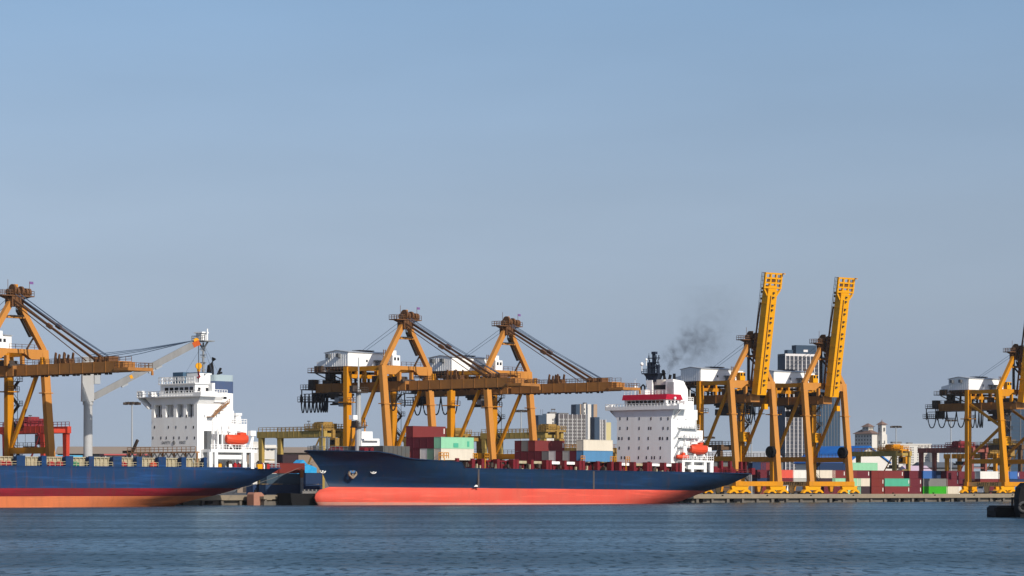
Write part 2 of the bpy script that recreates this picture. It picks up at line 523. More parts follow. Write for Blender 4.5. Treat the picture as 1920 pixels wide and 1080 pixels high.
    for i in range(8):
        b.box(-1.96, 1.96, -3.5 - i * 4.0, -3.7 - i * 4.0, 27.76, 30.24)
    boom = b.build("boom", bm_, root)
    b = MB(tipm)
    b.box(-0.85, -0.65, -0.5, -30, 27.55, 27.8)
    b.build("trolley_rail", RUSTY, boom)
    b = MB(tipm)
    for i in range(8):
        for q in (0, 1.35):
            b.box(-0.05, 0.55, -3.0 - i * 3.75 - q, -3.5 - i * 3.75 - q, 27.35, 27.8)
    b.build("rail_hanger", DARK, boom)
    # head of the boom: open frame with walkway
    hm = tipm @ Matrix.Translation((0, hd, 0))
    b = MB(hm)
    for y in (-37.0, -38.4, -39.8, -41.2):
        b.box(-3.6, 3.6, y - 0.24, y + 0.24, 27.9, 28.6)
    for x in (-3.35, -1.15, 1.15, 3.35):
        b.box(x - 0.3, x + 0.3, -36.6, -41.3, 27.95, 28.55)
    b.beam((-3.3, -36.4, 28.3), (-1.9, -34.6, 28.3), 0.5, 0.6)
    b.beam((3.3, -36.4, 28.3), (1.9, -34.6, 28.3), 0.5, 0.6)
    b.box(3.2, 3.7, -41.5, -41.2, 27.0, 27.9)
    head = b.build("boom_head", BRIGHT if up else BOOMB, boom)
    b = MB(hm)
    b.rail([(-3.5, -36.6, 28.6), (-3.5, -41.3, 28.6), (3.5, -41.3, 28.6), (3.5, -36.6, 28.6)], step=1.2)
    b.build("railing", RUSTY, boom)
    b = MB(hm)
    b.box(-3.2, 3.2, -38.1, -38.7, 28.6, 28.75)
    b.box(-2.2, 2.2, -39.9, -38.7, 28.2, 28.5)
    b.build("walkway_grating", RUSTY, boom)
    b = MB(tipm)
    b.rail([(-1.85, -2, 30.2), (-1.85, BE, 30.2)], step=2.0)
    b.rail([(1.85, -2, 30.2), (1.85, BE, 30.2)], step=2.0)
    b.build("railing", RUSTY, boom)
    for y, h in ((-13.6, 2.6), (-14.9, 2.2), (-16.6, 2.6)):
        for x in (-1.3, 1.3):
            b = MB(tipm)
            b.prism([(y - 0.5, 30.2), (y + 0.5, 30.2), (y + 0.35, 30.2 + h * 0.6), (y + 0.1, 30.2 + h), (y - 0.25, 30.2 + h * 0.9), (y - 0.1, 30.2 + h * 0.6)], 'x', x - 0.2, x + 0.2)
            b.build("latch_post", RUSTY, boom)
    b = MB(tipm); b.box(-1.0, 1.0, -13.0, -17.2, 30.2, 31.3)
    b.build("latch_housing", RUSTY, boom)
    for y in (-27, -28.5, -30.5, -31.6):
        b = MB(tipm); b.box(-1.4, 1.4, y, y - 0.6, 30.2, 31.4)
        b.build("stay_bracket", RUSTY, boom)
    b = MB(tipm); b.box(-0.5, 0.5, -7, -7.6, 30.2, 31.9)
    b.build("deck_box", YEL, boom)
    # A-frame
    for sx in (-1, 1):
        b = MB(); b.beam((sx * (hw - 0.1), YT, 34.0), (sx * 1.1, YT, 45.0), 1.15, 1.25)
        b.build("a_frame_leg", leg_mat, root)
    b = MB(); b.beam((hw * 0.16, YT + 0.8, 43.2), (hw * 0.62, YT + 0.9, 37.2), 0.8, 0.35)
    b.beam((hw * 0.72, YT + 0.8, 37.0), (hw * 0.5, YT + 0.9, 34.3), 0.5, 0.25)
    b.box(-1.6, 2.2, YT - 0.9, YT + 1.4, 41.7, 41.95)
    b.rail([(hw * 0.16, YT + 1.2, 43.2), (hw * 0.62, YT + 1.3, 37.2)], h=0.9, step=1.0)
    b.build("stair", DARK, root)
    b = MB(); b.box(-2.3, 2.6, YT - 0.5, YT + 0.5, 41.3, 41.7)
    b.build("a_frame_tie", leg_mat, root)
    # apex head with sheaves
    b = MB(); b.box(-1.7, 1.7, YT - 1.3, YT + 1.3, 44.0, 46.3)
    b.build("apex_head", RUSTY, root)
    b = MB()
    b.box(-4.7, 4.7, YT - 1.5, YT + 1.5, 46.3, 46.55)
    b.prism([(-4.6, 46.3), (-1.7, 46.3), (-1.7, 45.4)], 'y', YT - 0.3, YT + 0.3)
    b.prism([(4.6, 46.3), (1.7, 46.3), (1.7, 45.4)], 'y', YT - 0.3, YT + 0.3)
    b.build("apex_platform", RUSTY, root)
    b = MB()
    b.rail([(-1.5, YT - 1.45, 46.55), (-4.65, YT - 1.45, 46.55), (-4.65, YT + 1.45, 46.55), (4.65, YT + 1.45, 46.55), (4.65, YT - 1.45, 46.55), (1.5, YT - 1.45, 46.55)], step=0.9)
    b.build("railing", RUSTY, root)
    for x, y, r in ((-1.2, YT - 0.9, 1.25), (-0.2, YT - 1.1, 0.9), (1.2, YT - 0.9, 1.05), (2.5, YT - 1.0, 0.85), (3.6, YT - 0.7, 0.85), (-2.1, YT - 0.4, 0.7)):
        b = MB(); b.tube([(x - 0.28, y, 46.6 + r), (x + 0.28, y, 46.6 + r)], r, 14)
        b.box(x - 0.45, x + 0.45, y - 0.25, y + 0.25, 46.55, 46.6 + r)
        b.build("sheave", RUSTY if r > 0.8 else DARK, root)
    b = MB(); b.box(0.2, 1.3, YT + 0.3, YT + 1.0, 46.55, 49.2)
    b.build("light_box", YEL, root)
    for x, z1 in ((-1.9, 50.2), (4.4, 50.0)):
        b = MB(); b.tube([(x, YT, 46.6), (x, YT, z1)], 0.06, 5)
        b.build("flag_pole", RUSTY, root)
    b = MB(); b.box(0.0, 1.1, YT - 0.02, YT + 0.02, 49.4, 50.0)
    b.build("flag", mat("faded_flag", (0.15, 0.08, 0.22), 0.7), root, loc=(4.45, 0, 0))
    # ropes and stays
    pe = lambda p: tuple(tipm @ Vector(p))
    if not up:
        for sx in (-1, 1):
            b = MB()
            q0, q1 = Vector((sx * 1.2, YT - 1.0, 45.6)), Vector((sx * 1.5, -28.0, 30.5))
            b.beam(q0, q1, 0.34, 0.5)
            m_ = q0.lerp(q1, 0.42); n_ = q0.lerp(q1, 0.47)
            b.beam(m_, n_, 0.6, 0.9)
            b.build("forestay", RUSTY, root)
            b = MB()
            b.beam(Vector((sx * 1.2, YT - 0.6, 45.0)), Vector((sx * 1.5, -12.5, 30.5)).lerp(Vector((sx * 1.5, -26.0, 30.5)), 0.9), 0.16, 0.16)
            b.build("lower_stay", RUSTY, root)
        b = MB()
        for x, z0, y1 in ((-0.9, 46.9, -31.6), (0.0, 47.2, -31.2), (0.9, 46.6, -29.8), (0.4, 46.2, -28.8)):
            b.tube([(x, YT - 1.3, z0), (x, (YT - 1.3 + y1) / 2, (z0 + 31.2) / 2 - 0.35), (x, y1, 31.2)], 0.075, 5)
        b.build("boom_rope", ROPE, root)
    else:
        b = MB()
        for x, y1, z1 in ((-1.0, -17.5, 30.9), (0.0, -19.5, 31.0), (0.9, -20.5, 30.9), (0.5, -14.5, 30.8), (-0.5, -12.0, 30.8)):
            b.tube([(x, YT - 1.0, 46.9), pe((x, y1, z1))], 0.075, 5)
        b.build("boom_rope", ROPE, root)
        b = MB(tipm)
        for x in (-1.5, 1.5):
            b.beam((x, -2, 31.1), (x, -15, 31.6), 0.3, 0.45)
            b.beam((x, -15, 31.6), (x, -27.5, 31.0), 0.3, 0.45)
        b.build("folded_stay", RUSTY, root)
        b = MB(); b.box(-0.35, 0.35, YT + 0.75, YT + 1.3, 33.3, 44.4)
        b.beam((0.1, YT + 1.0, 41.5), (1.6, YT - 2.0, 37.8), 0.5, 0.5)
        b.build("latch_column", DARK, root)
    b = MB()
    for x, y1 in ((-1.2, 19.5), (0.8, 19.8)):
        b.tube([(x, YT + 1.0, 45.9), (x * 0.8, y1, 38.1)], 0.05, 5)
    b.build("hoist_rope", ROPE, root)
    # machinery house
    b = MB()
    zb, ze, zr = 34.35, 38.0, 38.6
    b.prism([(YL - 0.6, zb), (YL + 8.2, zb), (YL + 8.2, ze), (YL + 3.8, zr), (YL - 0.6, ze)], 'x', -hw - 0.3, hw + 0.3)
    b.prism([(YL + 8.2, 33.0), (YL + 11.4, 33.0), (YL + 11.4, 35.6), (YL + 8.2, 36.2)], 'x', -hw - 0.3, hw - 2.5)
    i = YL - 0.3
    while i < YL + 8.2:      # sheet ribs on the end wall
        b.box(-hw - 0.36, -hw - 0.3, i, i + 0.1, zb, ze - 0.02)
        i += 0.8
    house = b.build("machinery_house", WHITE2, root)
    b = MB(); b.prism([(YL - 0.9, ze - 0.02), (YL - 0.9, ze + 0.12), (YL + 3.8, zr + 0.14), (YL + 8.5, ze + 0.12), (YL + 8.5, ze - 0.02), (YL + 3.8, zr)], 'x', -hw - 0.5, hw + 0.5)
    b.build("roof", GREYP, house)
    b = MB(); b.box(-1.5, 4.0, YL + 2.5, YL + 5.5, zr + 0.1, zr + 0.35)
    b.build("roof_hatch", DARK, house)
    if vents:
        for y in (YL + 2.1, YL + 5.9):
            b = MB(); b.box(-hw - 1.3, -hw - 0.37, y, y + 1.0, 36.7, 37.7)
            b.build("vent", DGREY, house)
    b = MB(); b.box(-hw + 6.4, -hw + 7.0, YL - 0.66, YL - 0.6, 35.6, 36.2)
    b.build("window", GLASS, house)
    b = MB()
    b.box(0.6, 5.2, YL - 2.2, YL - 0.62, 35.9, 36.15)
    b.beam((0.7, YL - 2.1, 34.3), (0.7, YL - 2.1, 35.9), 0.15); b.beam((5.1, YL - 2.1, 34.3), (5.1, YL - 2.1, 35.9), 0.15)
    b.beam((0.2, YL - 1.8, 34.3), (1.2, YL - 1.8, 35.9), 0.2); b.beam((5.8, YL - 1.8, 34.3), (4.8, YL - 1.8, 35.9), 0.2)
    b.build("canopy", DGREY, house)
    b = MB(); b.box(1.2, 4.6, YL - 0.66, YL - 0.6, 34.5, 35.8)
    b.build("door", GREYP, house)
    b = MB()
    b.box(-hw - 1.6, hw + 0.8, YL + 0.62, YL + 13.6, 32.75, 33.0)
    for y in (YL + 2, YL + 7, YL + 12):
        for x in (-1.6, 1.6):
            b.box(x - 0.25, x + 0.25, y, y + 0.5, 30.2, 32.75)
        b.beam((-hw, y, 32.7), (-1.7, y, 30.4), 0.25)
    b.box(-1.7, 1.7, YL + 13.0, YL + 16.6, 30.2, 31.2)
    b.box(-1.2, 0.8, YL + 14, YL + 16, 31.2, 33.4)
    b.box(-hw - 0.2, hw - 3, YL - 0.5, YL + 8, 33.6, 34.3)
    b.build("house_platform", DARK, root)
    b = MB()
    b.rail([(-hw - 1.5, YL + 1, 33.0), (-hw - 1.5, YL + 13.5, 33.0), (hw, YL + 13.5, 33.0)], step=1.3)
    b.build("railing", RUSTY, root)
    for y in (YL + 8.6, YL + 10.2):
        b = MB(); b.box(-hw - 1.3, -hw - 0.4, y, y + 1.1, 33.0, 34.6)
        b.build("cooling_unit", DARK, root)
    # electrical cabin on the seaside cross beam
    b = MB()
    if up:
        b.box(-5.1, -3.0, YT - 0.6, YT + 1.0, 34.25, 36.6)
    else:
        b.box(-5.4, -2.6, YT - 0.6, YT + 1.6, 34.25, 36.9); b.box(-5.2, -3.6, YT - 0.2, YT + 1.4, 36.9, 38.2)
    cab = b.build("electrical_cabin", WHITE2 if not up else BRIGHT, root)
    for x in (-4.9, -3.7):
        b = MB(); b.box(x, x + 0.7, YT - 0.66, YT - 0.6, 35.6, 36.4)
        b.build("window", GLASS, cab)
    b = MB()
    for x in (-7.4, -6.7, -6.0):
        b.box(x - 0.07, x + 0.07, YT + 0.75, YT + 0.9, 34.2, 38.4)
    for k in range(5):
        b.box(-7.4, -6.0, YT + 0.76, YT + 0.88, 34.8 + k * 0.8, 34.9 + k * 0.8)
    b.build("ladder", RUSTY, root)
    # trolley with operator cab
    b = MB()
    b.box(-2.9, 2.9, trolley_y - 3, trolley_y + 3, 26.9, 27.5)
    b.box(-2.6, -1.9, trolley_y - 2.6, trolley_y + 2.6, 26.3, 26.9); b.box(1.9, 2.6, trolley_y - 2.6, trolley_y + 2.6, 26.3, 26.9)
    b.box(-3.0, 3.0, trolley_y - 2, trolley_y + 1, 27.5, 27.78)
    b.box(-1.2, 1.2, trolley_y - 2, trolley_y + 2, 25.9, 26.9)
    if up:
        b.box(-2.55, 2.55, trolley_y - 2.9, trolley_y + 2.9, 24.0, 25.85)
    tr = b.build("trolley", DARK, root)
    b = MB(); b.box(-3.1, -0.9, trolley_y - 5.2, trolley_y - 3.0, 23.9, 26.6); b.box(-2.6, -1.4, trolley_y - 3.0, trolley_y - 1, 25.0, 26.6)
    oc = b.build("operator_cab", GREYP if not up else DARK, tr)
    b = MB(); b.box(-3.16, -3.1, trolley_y - 5.0, trolley_y - 3.3, 24.5, 26.1); b.box(-2.9, -1.1, trolley_y - 5.26, trolley_y - 5.2, 24.3, 26.1)
    b.build("window", GLASS, oc)
    b = MB()
    for x in (-1.0, 1.0):
        for y in (-0.8, 0.8):
            b.tube([(x, trolley_y + y, 26.2), (x, trolley_y + y, 25.2)], 0.05, 4)
    b.box(-1.3, 1.3, trolley_y - 1.2, trolley_y + 1.2, 24.7, 25.4)
    b.box(-0.4, 0.4, trolley_y - 3.0, trolley_y + 3.0, 24.4, 24.8)
    b.build("spreader", DARK, tr)
    # festoon cable loops below the girder
    b = MB(); b.box(-3.15, -2.95, 2.0, 38.5, 27.4, 27.6)
    for y in range(4, 36, 4):
        b.box(-3.0, -1.9, y, y + 0.2, 27.45, 27.6)
    b.build("festoon_rail", DARK, root)
    for y0, y1, d in loops:
        b = MB()
        n = 14
        pts = []
        for k in range(n + 1):
            t = k / n
            pts.append((-3.05, y0 + (y1 - y0) * t, 27.4 - d * (1 - abs(2 * t - 1) ** 2.6)))
        b.tube(pts, 0.19, 6)
        b.build("festoon_cable", CABLE, root)
    # stair tower beside the landside leg
    b = MB()
    x0 = hw + 1.6
    z = 4.0
    k = 0
    while z < 27:
        ya, yb = (YL - 1.6, YL + 1.8) if k % 2 == 0 else (YL + 1.8, YL - 1.6)
        b.beam((x0, ya, z), (x0, yb, z + 2.9), 0.8, 0.18)
        b.beam((x0 - 0.4, ya, z + 1), (x0 - 0.4, yb, z + 3.9), 0.08, 0.08)
        b.beam((x0 + 0.4, ya, z + 1), (x0 + 0.4, yb, z + 3.9), 0.08, 0.08)
        b.box(x0 - 0.8, x0 + 0.8, yb - 0.6, yb + 0.6, z + 2.82, z + 2.98)
        b.rail([(x0 + 0.75, yb - 0.6, z + 2.98), (x0 + 0.75, yb + 0.6, z + 2.98)], step=0.6)
        z += 2.9; k += 1
    for y in (YL - 2.3, YL + 2.5):
        b.box(x0 - 0.9, x0 - 0.8, y - 0.05, y + 0.05, 4, 28)
    for zz in (9, 15, 21, 26.5):
        b.box(hw + 0.9, x0 - 0.4, YL - 0.3, YL + 0.3, zz, zz + 0.2)
    b.build("stair_tower", DARK, root)
    # machinery on the seaside end of the girder
    b = MB()
    b.box(-1.6, 1.6, 3.9, 6.5, 30.2, 31.5); b.box(-1.0, 1.4, 8, 11, 30.2, 31.4); b.box(-1.5, 0.2, 12.3, 14, 30.2, 31.9)
    b.tube([(-2.4, 2.0, 30.2), (2.4, 2.0, 30.2)], 0.5, 10)
    b.build("hoist_machinery", DARK, root)
    if up:
        b = MB(); b.box(1.95, 3.4, -0.8, 0.4, 25.6, 27.2)
        b.build("hinge_bracket", BRIGHT, root)
    if lift:
        b = MB(); b.box(hw - 1.8, hw + 1.0, YL - 2.9, YL - 1.0, 16.2, 17.7); b.box(hw - 1.8, hw + 1.0, YL - 2.9, YL - 1.0, 18.9, 19.1)
        b.box(hw - 1.8, hw - 1.65, YL - 2.85, YL - 1.05, 17.7, 18.9); b.box(hw + 0.85, hw + 1.0, YL - 2.85, YL - 1.05, 17.7, 18.9)
        b.box(hw - 1.65, hw + 0.85, YL - 2.4, YL - 1.2, 17.7, 18.9)
        lc = b.build("lift_cabin", BRIGHT, root)
        lettering("3RGJ", 1.0, TXT, lc, (hw - 0.4, YL - 2.93, 17.0), (R(90), 0, 0))
    if reel:
        b = MB(); b.tube([(hw - 2.4, 1.4, 12.9), (hw - 1.2, 1.4, 12.9)], 1.75, 18)
        b.tube([(hw - 2.5, 1.4, 12.9), (hw - 2.4, 1.4, 12.9)], 0.7, 12)
        b.box(hw - 1.5, hw - 0.9, 1.0, 1.8, 11.6, 12.9)
        b.build("cable_reel", BLACK, root)
    return root

def fest(ys, d):
    return [(a, b_, d) for a, b_ in zip(ys[:-1], ys[1:])]
crane(F1, 27, "yellow harbour crane cut off at left, boom lowered above the grey deck crane", False, 26, fest([38, 36, 34, 32, 30, 28], 4.6))
crane(F1, 760, "yellow harbour crane with lowered boom just behind the slim white foremast", False, 28, fest([39.6, 38.0, 36.4, 34.9, 33.5, 32.2, 31.2, 30.4, 29.7, 29.1], 4.9) + fest([9, 6, 3], 4.9))
crane(F1, 951, "yellow harbour crane whose lowered boom tip ends left of the red roofed bridge", False, 13, fest([36, 32.4, 28.8, 25.2, 21.8, 18.6], 4.9), leg_mat=PEACH)
crane(F2, 1408, "yellow harbour crane with raised boom, nearest to the white bridge house", True, 13, fest([33, 30.6, 28.2, 26], 5.3) + fest([6, 2.6, -0.6], 5.3), vents=False, lift=True, reel=True)
crane(F2, 1544, "yellow harbour crane with raised boom in front of the white finned tower", True, 14, fest([33, 30.4, 27.8], 5.0), vents=False, lift=True, reel=True)
crane(F2, 1905, "yellow harbour crane with K shaped bracing cut off at right", True, 10, fest([39, 34.6, 30.2, 26, 22], 5.2) + fest([20, 17.8, 16.2, 15.2, 14.4], 5.4), kbrace=True, lift=True, leg_mat=YEL)

# ------------------------------------------------------------------ container ships
def interp(tab, x):
    if x <= tab[0][0]: return tab[0][1]
    for (a, p), (b, q) in zip(tab[:-1], tab[1:]):
        if x <= b:
            return p + (q - p) * (x - a) / (b - a)
    return tab[-1][1]

class Hull:
    def __init__(self, L, B, sheer, bow, stern, Le, Lr, gmin, zs, zp, pe=((0, 2.1), (9, 2.1)), bulb=False):
        self.__dict__.update(locals())
    def xb(self, z): return interp(self.bow, z)
    def xs(self, z): return interp(self.stern, z)
    def half(self, x, z):
        xb, xs = self.xb(z), self.xs(z)
        a = min(1, max(0, (x - xb) / interp(self.Le, z)))
        t = min(1, max(0, (xs - x) / interp(self.Lr, z)))
        g = interp(self.gmin, z)
        fe = 1 - (1 - a) ** interp(self.pe, z)
        fr = g + (1 - g) * (1 - (1 - t) ** 2.2)
        h = self.B / 2 * fe * fr
        if self.bulb and z < 4.3:            # rounded bulb running into the fore body
            q = max(0.0, 1 - ((z - 0.8) / 3.6) ** 2) ** 0.5
            hb = 2.5 * q * min(1, max(0, (x - xb) / 5.0)) ** 0.5 * max(0, 1 - max(0, x - 14) / 22)
            h = (h * h + hb * hb) ** 0.5
        return h
    def build(self, root, mats, bands, deck_mat):
        taus = [0, .003, .006, .01, .015, .022, .03, .05, .08, .11, .14, .17, .2]
        xs_ = [t * self.L for t in taus] + [self.L * (0.2 + 0.6 * i / 12) for i in range(1, 13)]
        xs_ += [self.L * t for t in (.83, .86, .89, .92, .945, .965, .98, .99, 1.0)]
        for sx, _ in self.sheer:
            xs_.append(sx)
        xs_ = sorted(set(round(q, 3) for q in xs_))
        levels = list(self.zs) + [('f', q) for q in (.2, .4, .6, .8, 1.0)]
        port, star = [], []
        for lv in levels:
            rp, rs = [], []
            for xn in xs_:
                zt = interp(self.sheer, xn)
                z = self.zp + (zt - self.zp) * lv[1] if isinstance(lv, tuple) else lv
                tau = xn / self.L
                x = self.xb(z) + (self.xs(z) - self.xb(z)) * tau
                h = max(self.half(x, z), 0.04)
                rp.append((x, -h, z)); rs.append((x, h, z))
            port.append(rp); star.append(rs)
        n = len(xs_)
        b = MB()
        for rows in (port, star):
            v = [p for r in rows for p in r]
            f, m = [], []
            for i in range(len(rows) - 1):
                zc = (rows[i][n // 2][2] + rows[i + 1][n // 2][2]) / 2
                mi = sum(1 for q in bands if zc > q)
                for k in range(n - 1):
                    f.append((i * n + k, i * n + k + 1, (i + 1) * n + k + 1, (i + 1) * n + k)); m.append(mi)
            o = len(b.v)
            b.v += v; b.f += [[o + q for q in ff] for ff in f]; b.m += m
        # transom and stem closing
        for col in (0, n - 1):
            for i in range(len(port) - 1):
                zc = (port[i][n // 2][2] + port[i + 1][n // 2][2]) / 2
                mi = sum(1 for q in bands if zc > q)
                b.add([port[i][col], star[i][col], star[i + 1][col], port[i + 1][col]], [(0, 1, 2, 3)], mi)
        hull = b.build("hull", mats, root, smooth=True)
        b = MB()
        tp, ts = port[-1], star[-1]
        for k in range(n - 1):
            b.add([(p[0], p[1], p[2] - 0.25) for p in (tp[k], tp[k + 1], ts[k + 1], ts[k])], [(0, 1, 2, 3)])
        b.build("deck", deck_mat, root)
        self.top = (tp, ts)
        b = MB()
        for row in (tp, ts):
            for p, q in zip(row[:-1], row[1:]):
                if abs(p[0] - q[0]) > 0.02:
                    b.beam(p, q, 0.22, 0.22)
        b.build("gunwale", mats[-1], root)
        return hull

def boat(b, x0, x1, yc, zc, w, h, mi=0):   # closed lifeboat body
    n, m = 12, 12
    rings = []
    for i in range(n + 1):
        t = i / n
        x = x0 + (x1 - x0) * t
        k = max(0.06, math.sin(math.pi * min(1, max(0, t * 0.94 + 0.03))) ** 0.45)
        ring = []
        for j in range(m):
            a = 2 * math.pi * j / m
            yy = math.cos(a) * w / 2 * k
            zz = math.sin(a) * h / 2 * (0.55 + 0.45 * k) + (0.12 * h * (2 * t - 1) ** 2)
            ring.append((x, yc + yy, zc + zz))
        rings.append(ring)
    v = [p for r in rings for p in r]
    f = []
    for i in range(n):
        for j in range(m):
            f.append((i * m + j, i * m + (j + 1) % m, (i + 1) * m + (j + 1) % m, (i + 1) * m + j))
    f.append(tuple(range(m))); f.append(tuple(n * m + k for k in range(m)))
    return b.add(v, f, mi)

def hull_paint(name, col, worn, rust, rough=0.5, rust_amt=0.45, seam=0.12):
    """weathered ship's side: patchy fading, rust runs, scuffs and faint plate seams"""
    m = mat(name, col, rough, dirt=0.55, dirt_col=worn, scale=0.2, streak=True)
    nt = m.node_tree
    N, K = nt.nodes.new, nt.links.new
    b = nt.nodes["Principled BSDF"]
    src = b.inputs["Base Color"].links[0].from_socket
    tc = N("ShaderNodeTexCoord")
    def layer(src, scale, sc, lo, hi, col_, amt, detail=5):
        mp = N("ShaderNodeMapping"); mp.inputs["Scale"].default_value = sc
        K(tc.outputs["Object"], mp.inputs["Vector"])
        n = N("ShaderNodeTexNoise"); n.inputs["Scale"].default_value = scale; n.inputs["Detail"].default_value = detail; n.inputs["Roughness"].default_value = 0.7
        K(mp.outputs[0], n.inputs["Vector"])
        mr = N("ShaderNodeMapRange"); mr.inputs["From Min"].default_value = lo; mr.inputs["From Max"].default_value = hi
        mr.inputs["To Max"].default_value = amt
        K(n.outputs["Fac"], mr.inputs[0])
        mx = N("ShaderNodeMix"); mx.data_type = 'RGBA'
        K(mr.outputs[0], mx.inputs[0]); K(src, mx.inputs[6]); mx.inputs[7].default_value = (*col_, 1)
        return mx.outputs[2]
    src = layer(src, 1.0, (0.9, 0.9, 0.10), 0.55, 0.72, rust, rust_amt)          # thin rust runs
    src = layer(src, 1.0, (0.05, 0.05, 0.9), 0.52, 0.70, tuple(c * 2.0 for c in col), 0.6)   # long pale scuffs
    br = N("ShaderNodeTexBrick")
    br.inputs["Scale"].default_value = 1.0; br.inputs["Mortar Size"].default_value = 0.045; br.inputs["Brick Width"].default_value = 8.0; br.inputs["Row Height"].default_value = 2.1
    sp = N("ShaderNodeSeparateXYZ"); cb = N("ShaderNodeCombineXYZ")
    K(tc.outputs["Object"], sp.inputs[0]); K(sp.outputs[0], cb.inputs[0]); K(sp.outputs[2], cb.inputs[1]); K(cb.outputs[0], br.inputs["Vector"])
    mu = N("ShaderNodeMath"); mu.operation = 'MULTIPLY'; mu.inputs[1].default_value = seam * 4
    K(br.outputs["Fac"], mu.inputs[0])
    mx = N("ShaderNodeMix"); mx.data_type = 'RGBA'
    K(mu.outputs[0], mx.inputs[0]); K(src, mx.inputs[6]); mx.inputs[7].default_value = (*worn, 1)
    K(mx.outputs[2], b.inputs["Base Color"])
    return m
RUSTC = (0.10, 0.035, 0.018)
HB1 = hull_paint("blue_hull_paint", (0.009, 0.034, 0.100), (0.020, 0.038, 0.062), RUSTC, 0.5, 0.55)
HB2 = hull_paint("navy_hull_paint", (0.005, 0.021, 0.058), (0.010, 0.024, 0.040), (0.05, 0.025, 0.018))
AF_R = hull_paint("dark_red_bottom_paint", (0.13, 0.007, 0.014), (0.09, 0.018, 0.016), (0.08, 0.02, 0.012), 0.6)
AF_O = hull_paint("faded_orange_bottom_paint", (0.46, 0.128, 0.048), (0.30, 0.10, 0.05), (0.22, 0.06, 0.025), 0.6)
AF_S = hull_paint("coral_bottom_paint", (0.52, 0.070, 0.046), (0.47, 0.105, 0.07), (0.33, 0.06, 0.04), 0.6, 0.35, 0.06)

# ---- the ship with the coral bottom
YC = -14.0
S2REF = -39.8
ship2 = thing("container_ship", "blue ship with coral red bottom and a white bridge house with red roof", "ship", F1.w(S2REF, YC, 0))
TRIM2 = R(0.40)
ship2.rotation_euler = (0, TRIM2, F1.a)
# trim turns about amidships: lift the origin so that the waterline amidships stays put
ship2.location.z = 84 * math.sin(TRIM2)
def X2(px, y): return F1.S(px, YC + y) - S2REF
def Z2(row, x, y): return F1.Z(row, S2REF + x, YC + y) + (x - 84) * TRIM2
L2 = 168.0
h2 = Hull(L2, 25.0,
          [(0, 12.9), (13, 12.8), (17, 12.3), (20.5, 11.5), (24, 11.1), (40.45, 10.5), (40.6, 9.0), (168, 9.0)],
          [(-3, 9), (-1, 4.6), (0.25, 3.3), (1.2, 2.8), (2.2, 3.1), (3.2, 4.4), (4.0, 7.8), (5.5, 6.6), (7.5, 5.3), (9.9, 3.1), (12.9, 0)],
          [(-3, 137), (0, 141), (1.2, 147), (3.5, 155), (5.9, 162.5), (8.0, 167), (9.0, 168)],
          [(-3, 60), (0, 58), (4, 54), (9, 36), (13, 20)],
          [(-3, 50), (0, 46), (4, 42), (9, 30)],
          [(0, 0.0), (3.5, 0.12), (6, 0.45), (9, 0.70)],
          [-3, -1, 0.25, 1.2, 2.2, 3.2, 4.0], 4.0, pe=((0, 1.7), (4, 1.7), (9, 2.0), (13, 2.4)), bulb=True)
SPL = mat("splash_line_paint", (0.55, 0.22, 0.16), 0.5, dirt=0.6, dirt_col=(0.25, 0.22, 0.2), scale=0.8)
h2.build(ship2, [SPL, AF_S, HB2], [0.25, 4.0], MAROON)
# bow thruster and bulb marks, anchor
def hull_frame(hull, x, z):
    y = -hull.half(x, z)
    dx = (hull.half(x + 0.5, z) - hull.half(x - 0.5, z))
    dz = (hull.half(x, z + 0.5) - hull.half(x, z - 0.5))
    nrm = Vector((-dx * -1 * -1, -1, dz)).normalized()
    return Vector((x, y, z)), nrm
MARK = mat("white_hull_marks", (0.7, 0.7, 0.68), 0.6)
for px, row in ((652, 883), (715, 885)):
    x = X2(px, -9.0); z = Z2(row, x, -9.0)
    p, nr = hull_frame(h2, x, z)
    b = MB()
    q = Vector((1, 0, 0)).cross(nr).normalized(); tx = nr.cross(q).normalized()
    pts = [p + nr * 0.06 + tx * 0.75 * math.cos(2 * math.pi * k / 14) + q * 0.55 * math.sin(2 * math.pi * k / 14) for k in range(15)]
    b.tube(pts, 0.09, 4, cap=False)
    b.beam(p + nr * 0.06 - tx * 0.5 - q * 0.35, p + nr * 0.06 + tx * 0.5 + q * 0.35, 0.14)
    b.beam(p + nr * 0.06 + tx * 0.5 - q * 0.35, p + nr * 0.06 - tx * 0.5 + q * 0.35, 0.14)
    b.build("hull_mark", MARK, ship2)
x = X2(685, -8.5); z = Z2(884, x, -8.5)
p, nr = hull_frame(h2, x, z)
b = MB()
b.tube([p - nr * 0.2, p + nr * 0.35], 0.75, 12)
b.build("hawse_pipe", mat("hawse_blue", (0.05, 0.12, 0.25), 0.4), ship2)
b = MB()
q = Vector((0, 0, 1))
o = p + nr * 0.45 - q * 1.2
b.beam(p + nr * 0.4, o - q * 0.7, 0.35, 0.3)
b.beam(o - q * 0.7, o + Vector((-1.3, 0, 0.2)), 0.45, 0.4); b.beam(o - q * 0.7, o + Vector((1.3, 0, 0.3)), 0.45, 0.4)
b.beam(o + Vector((-1.3, 0, 0.2)), o + Vector((-1.0, 0, 0.9)), 0.5, 0.3); b.beam(o + Vector((1.3, 0, 0.3)), o + Vector((1.0, 0, 0.9)), 0.5, 0.3)
b.build("anchor", mat("weathered_anchor", (0.26, 0.20, 0.15), 0.7, dirt=0.6, scale=2), ship2)
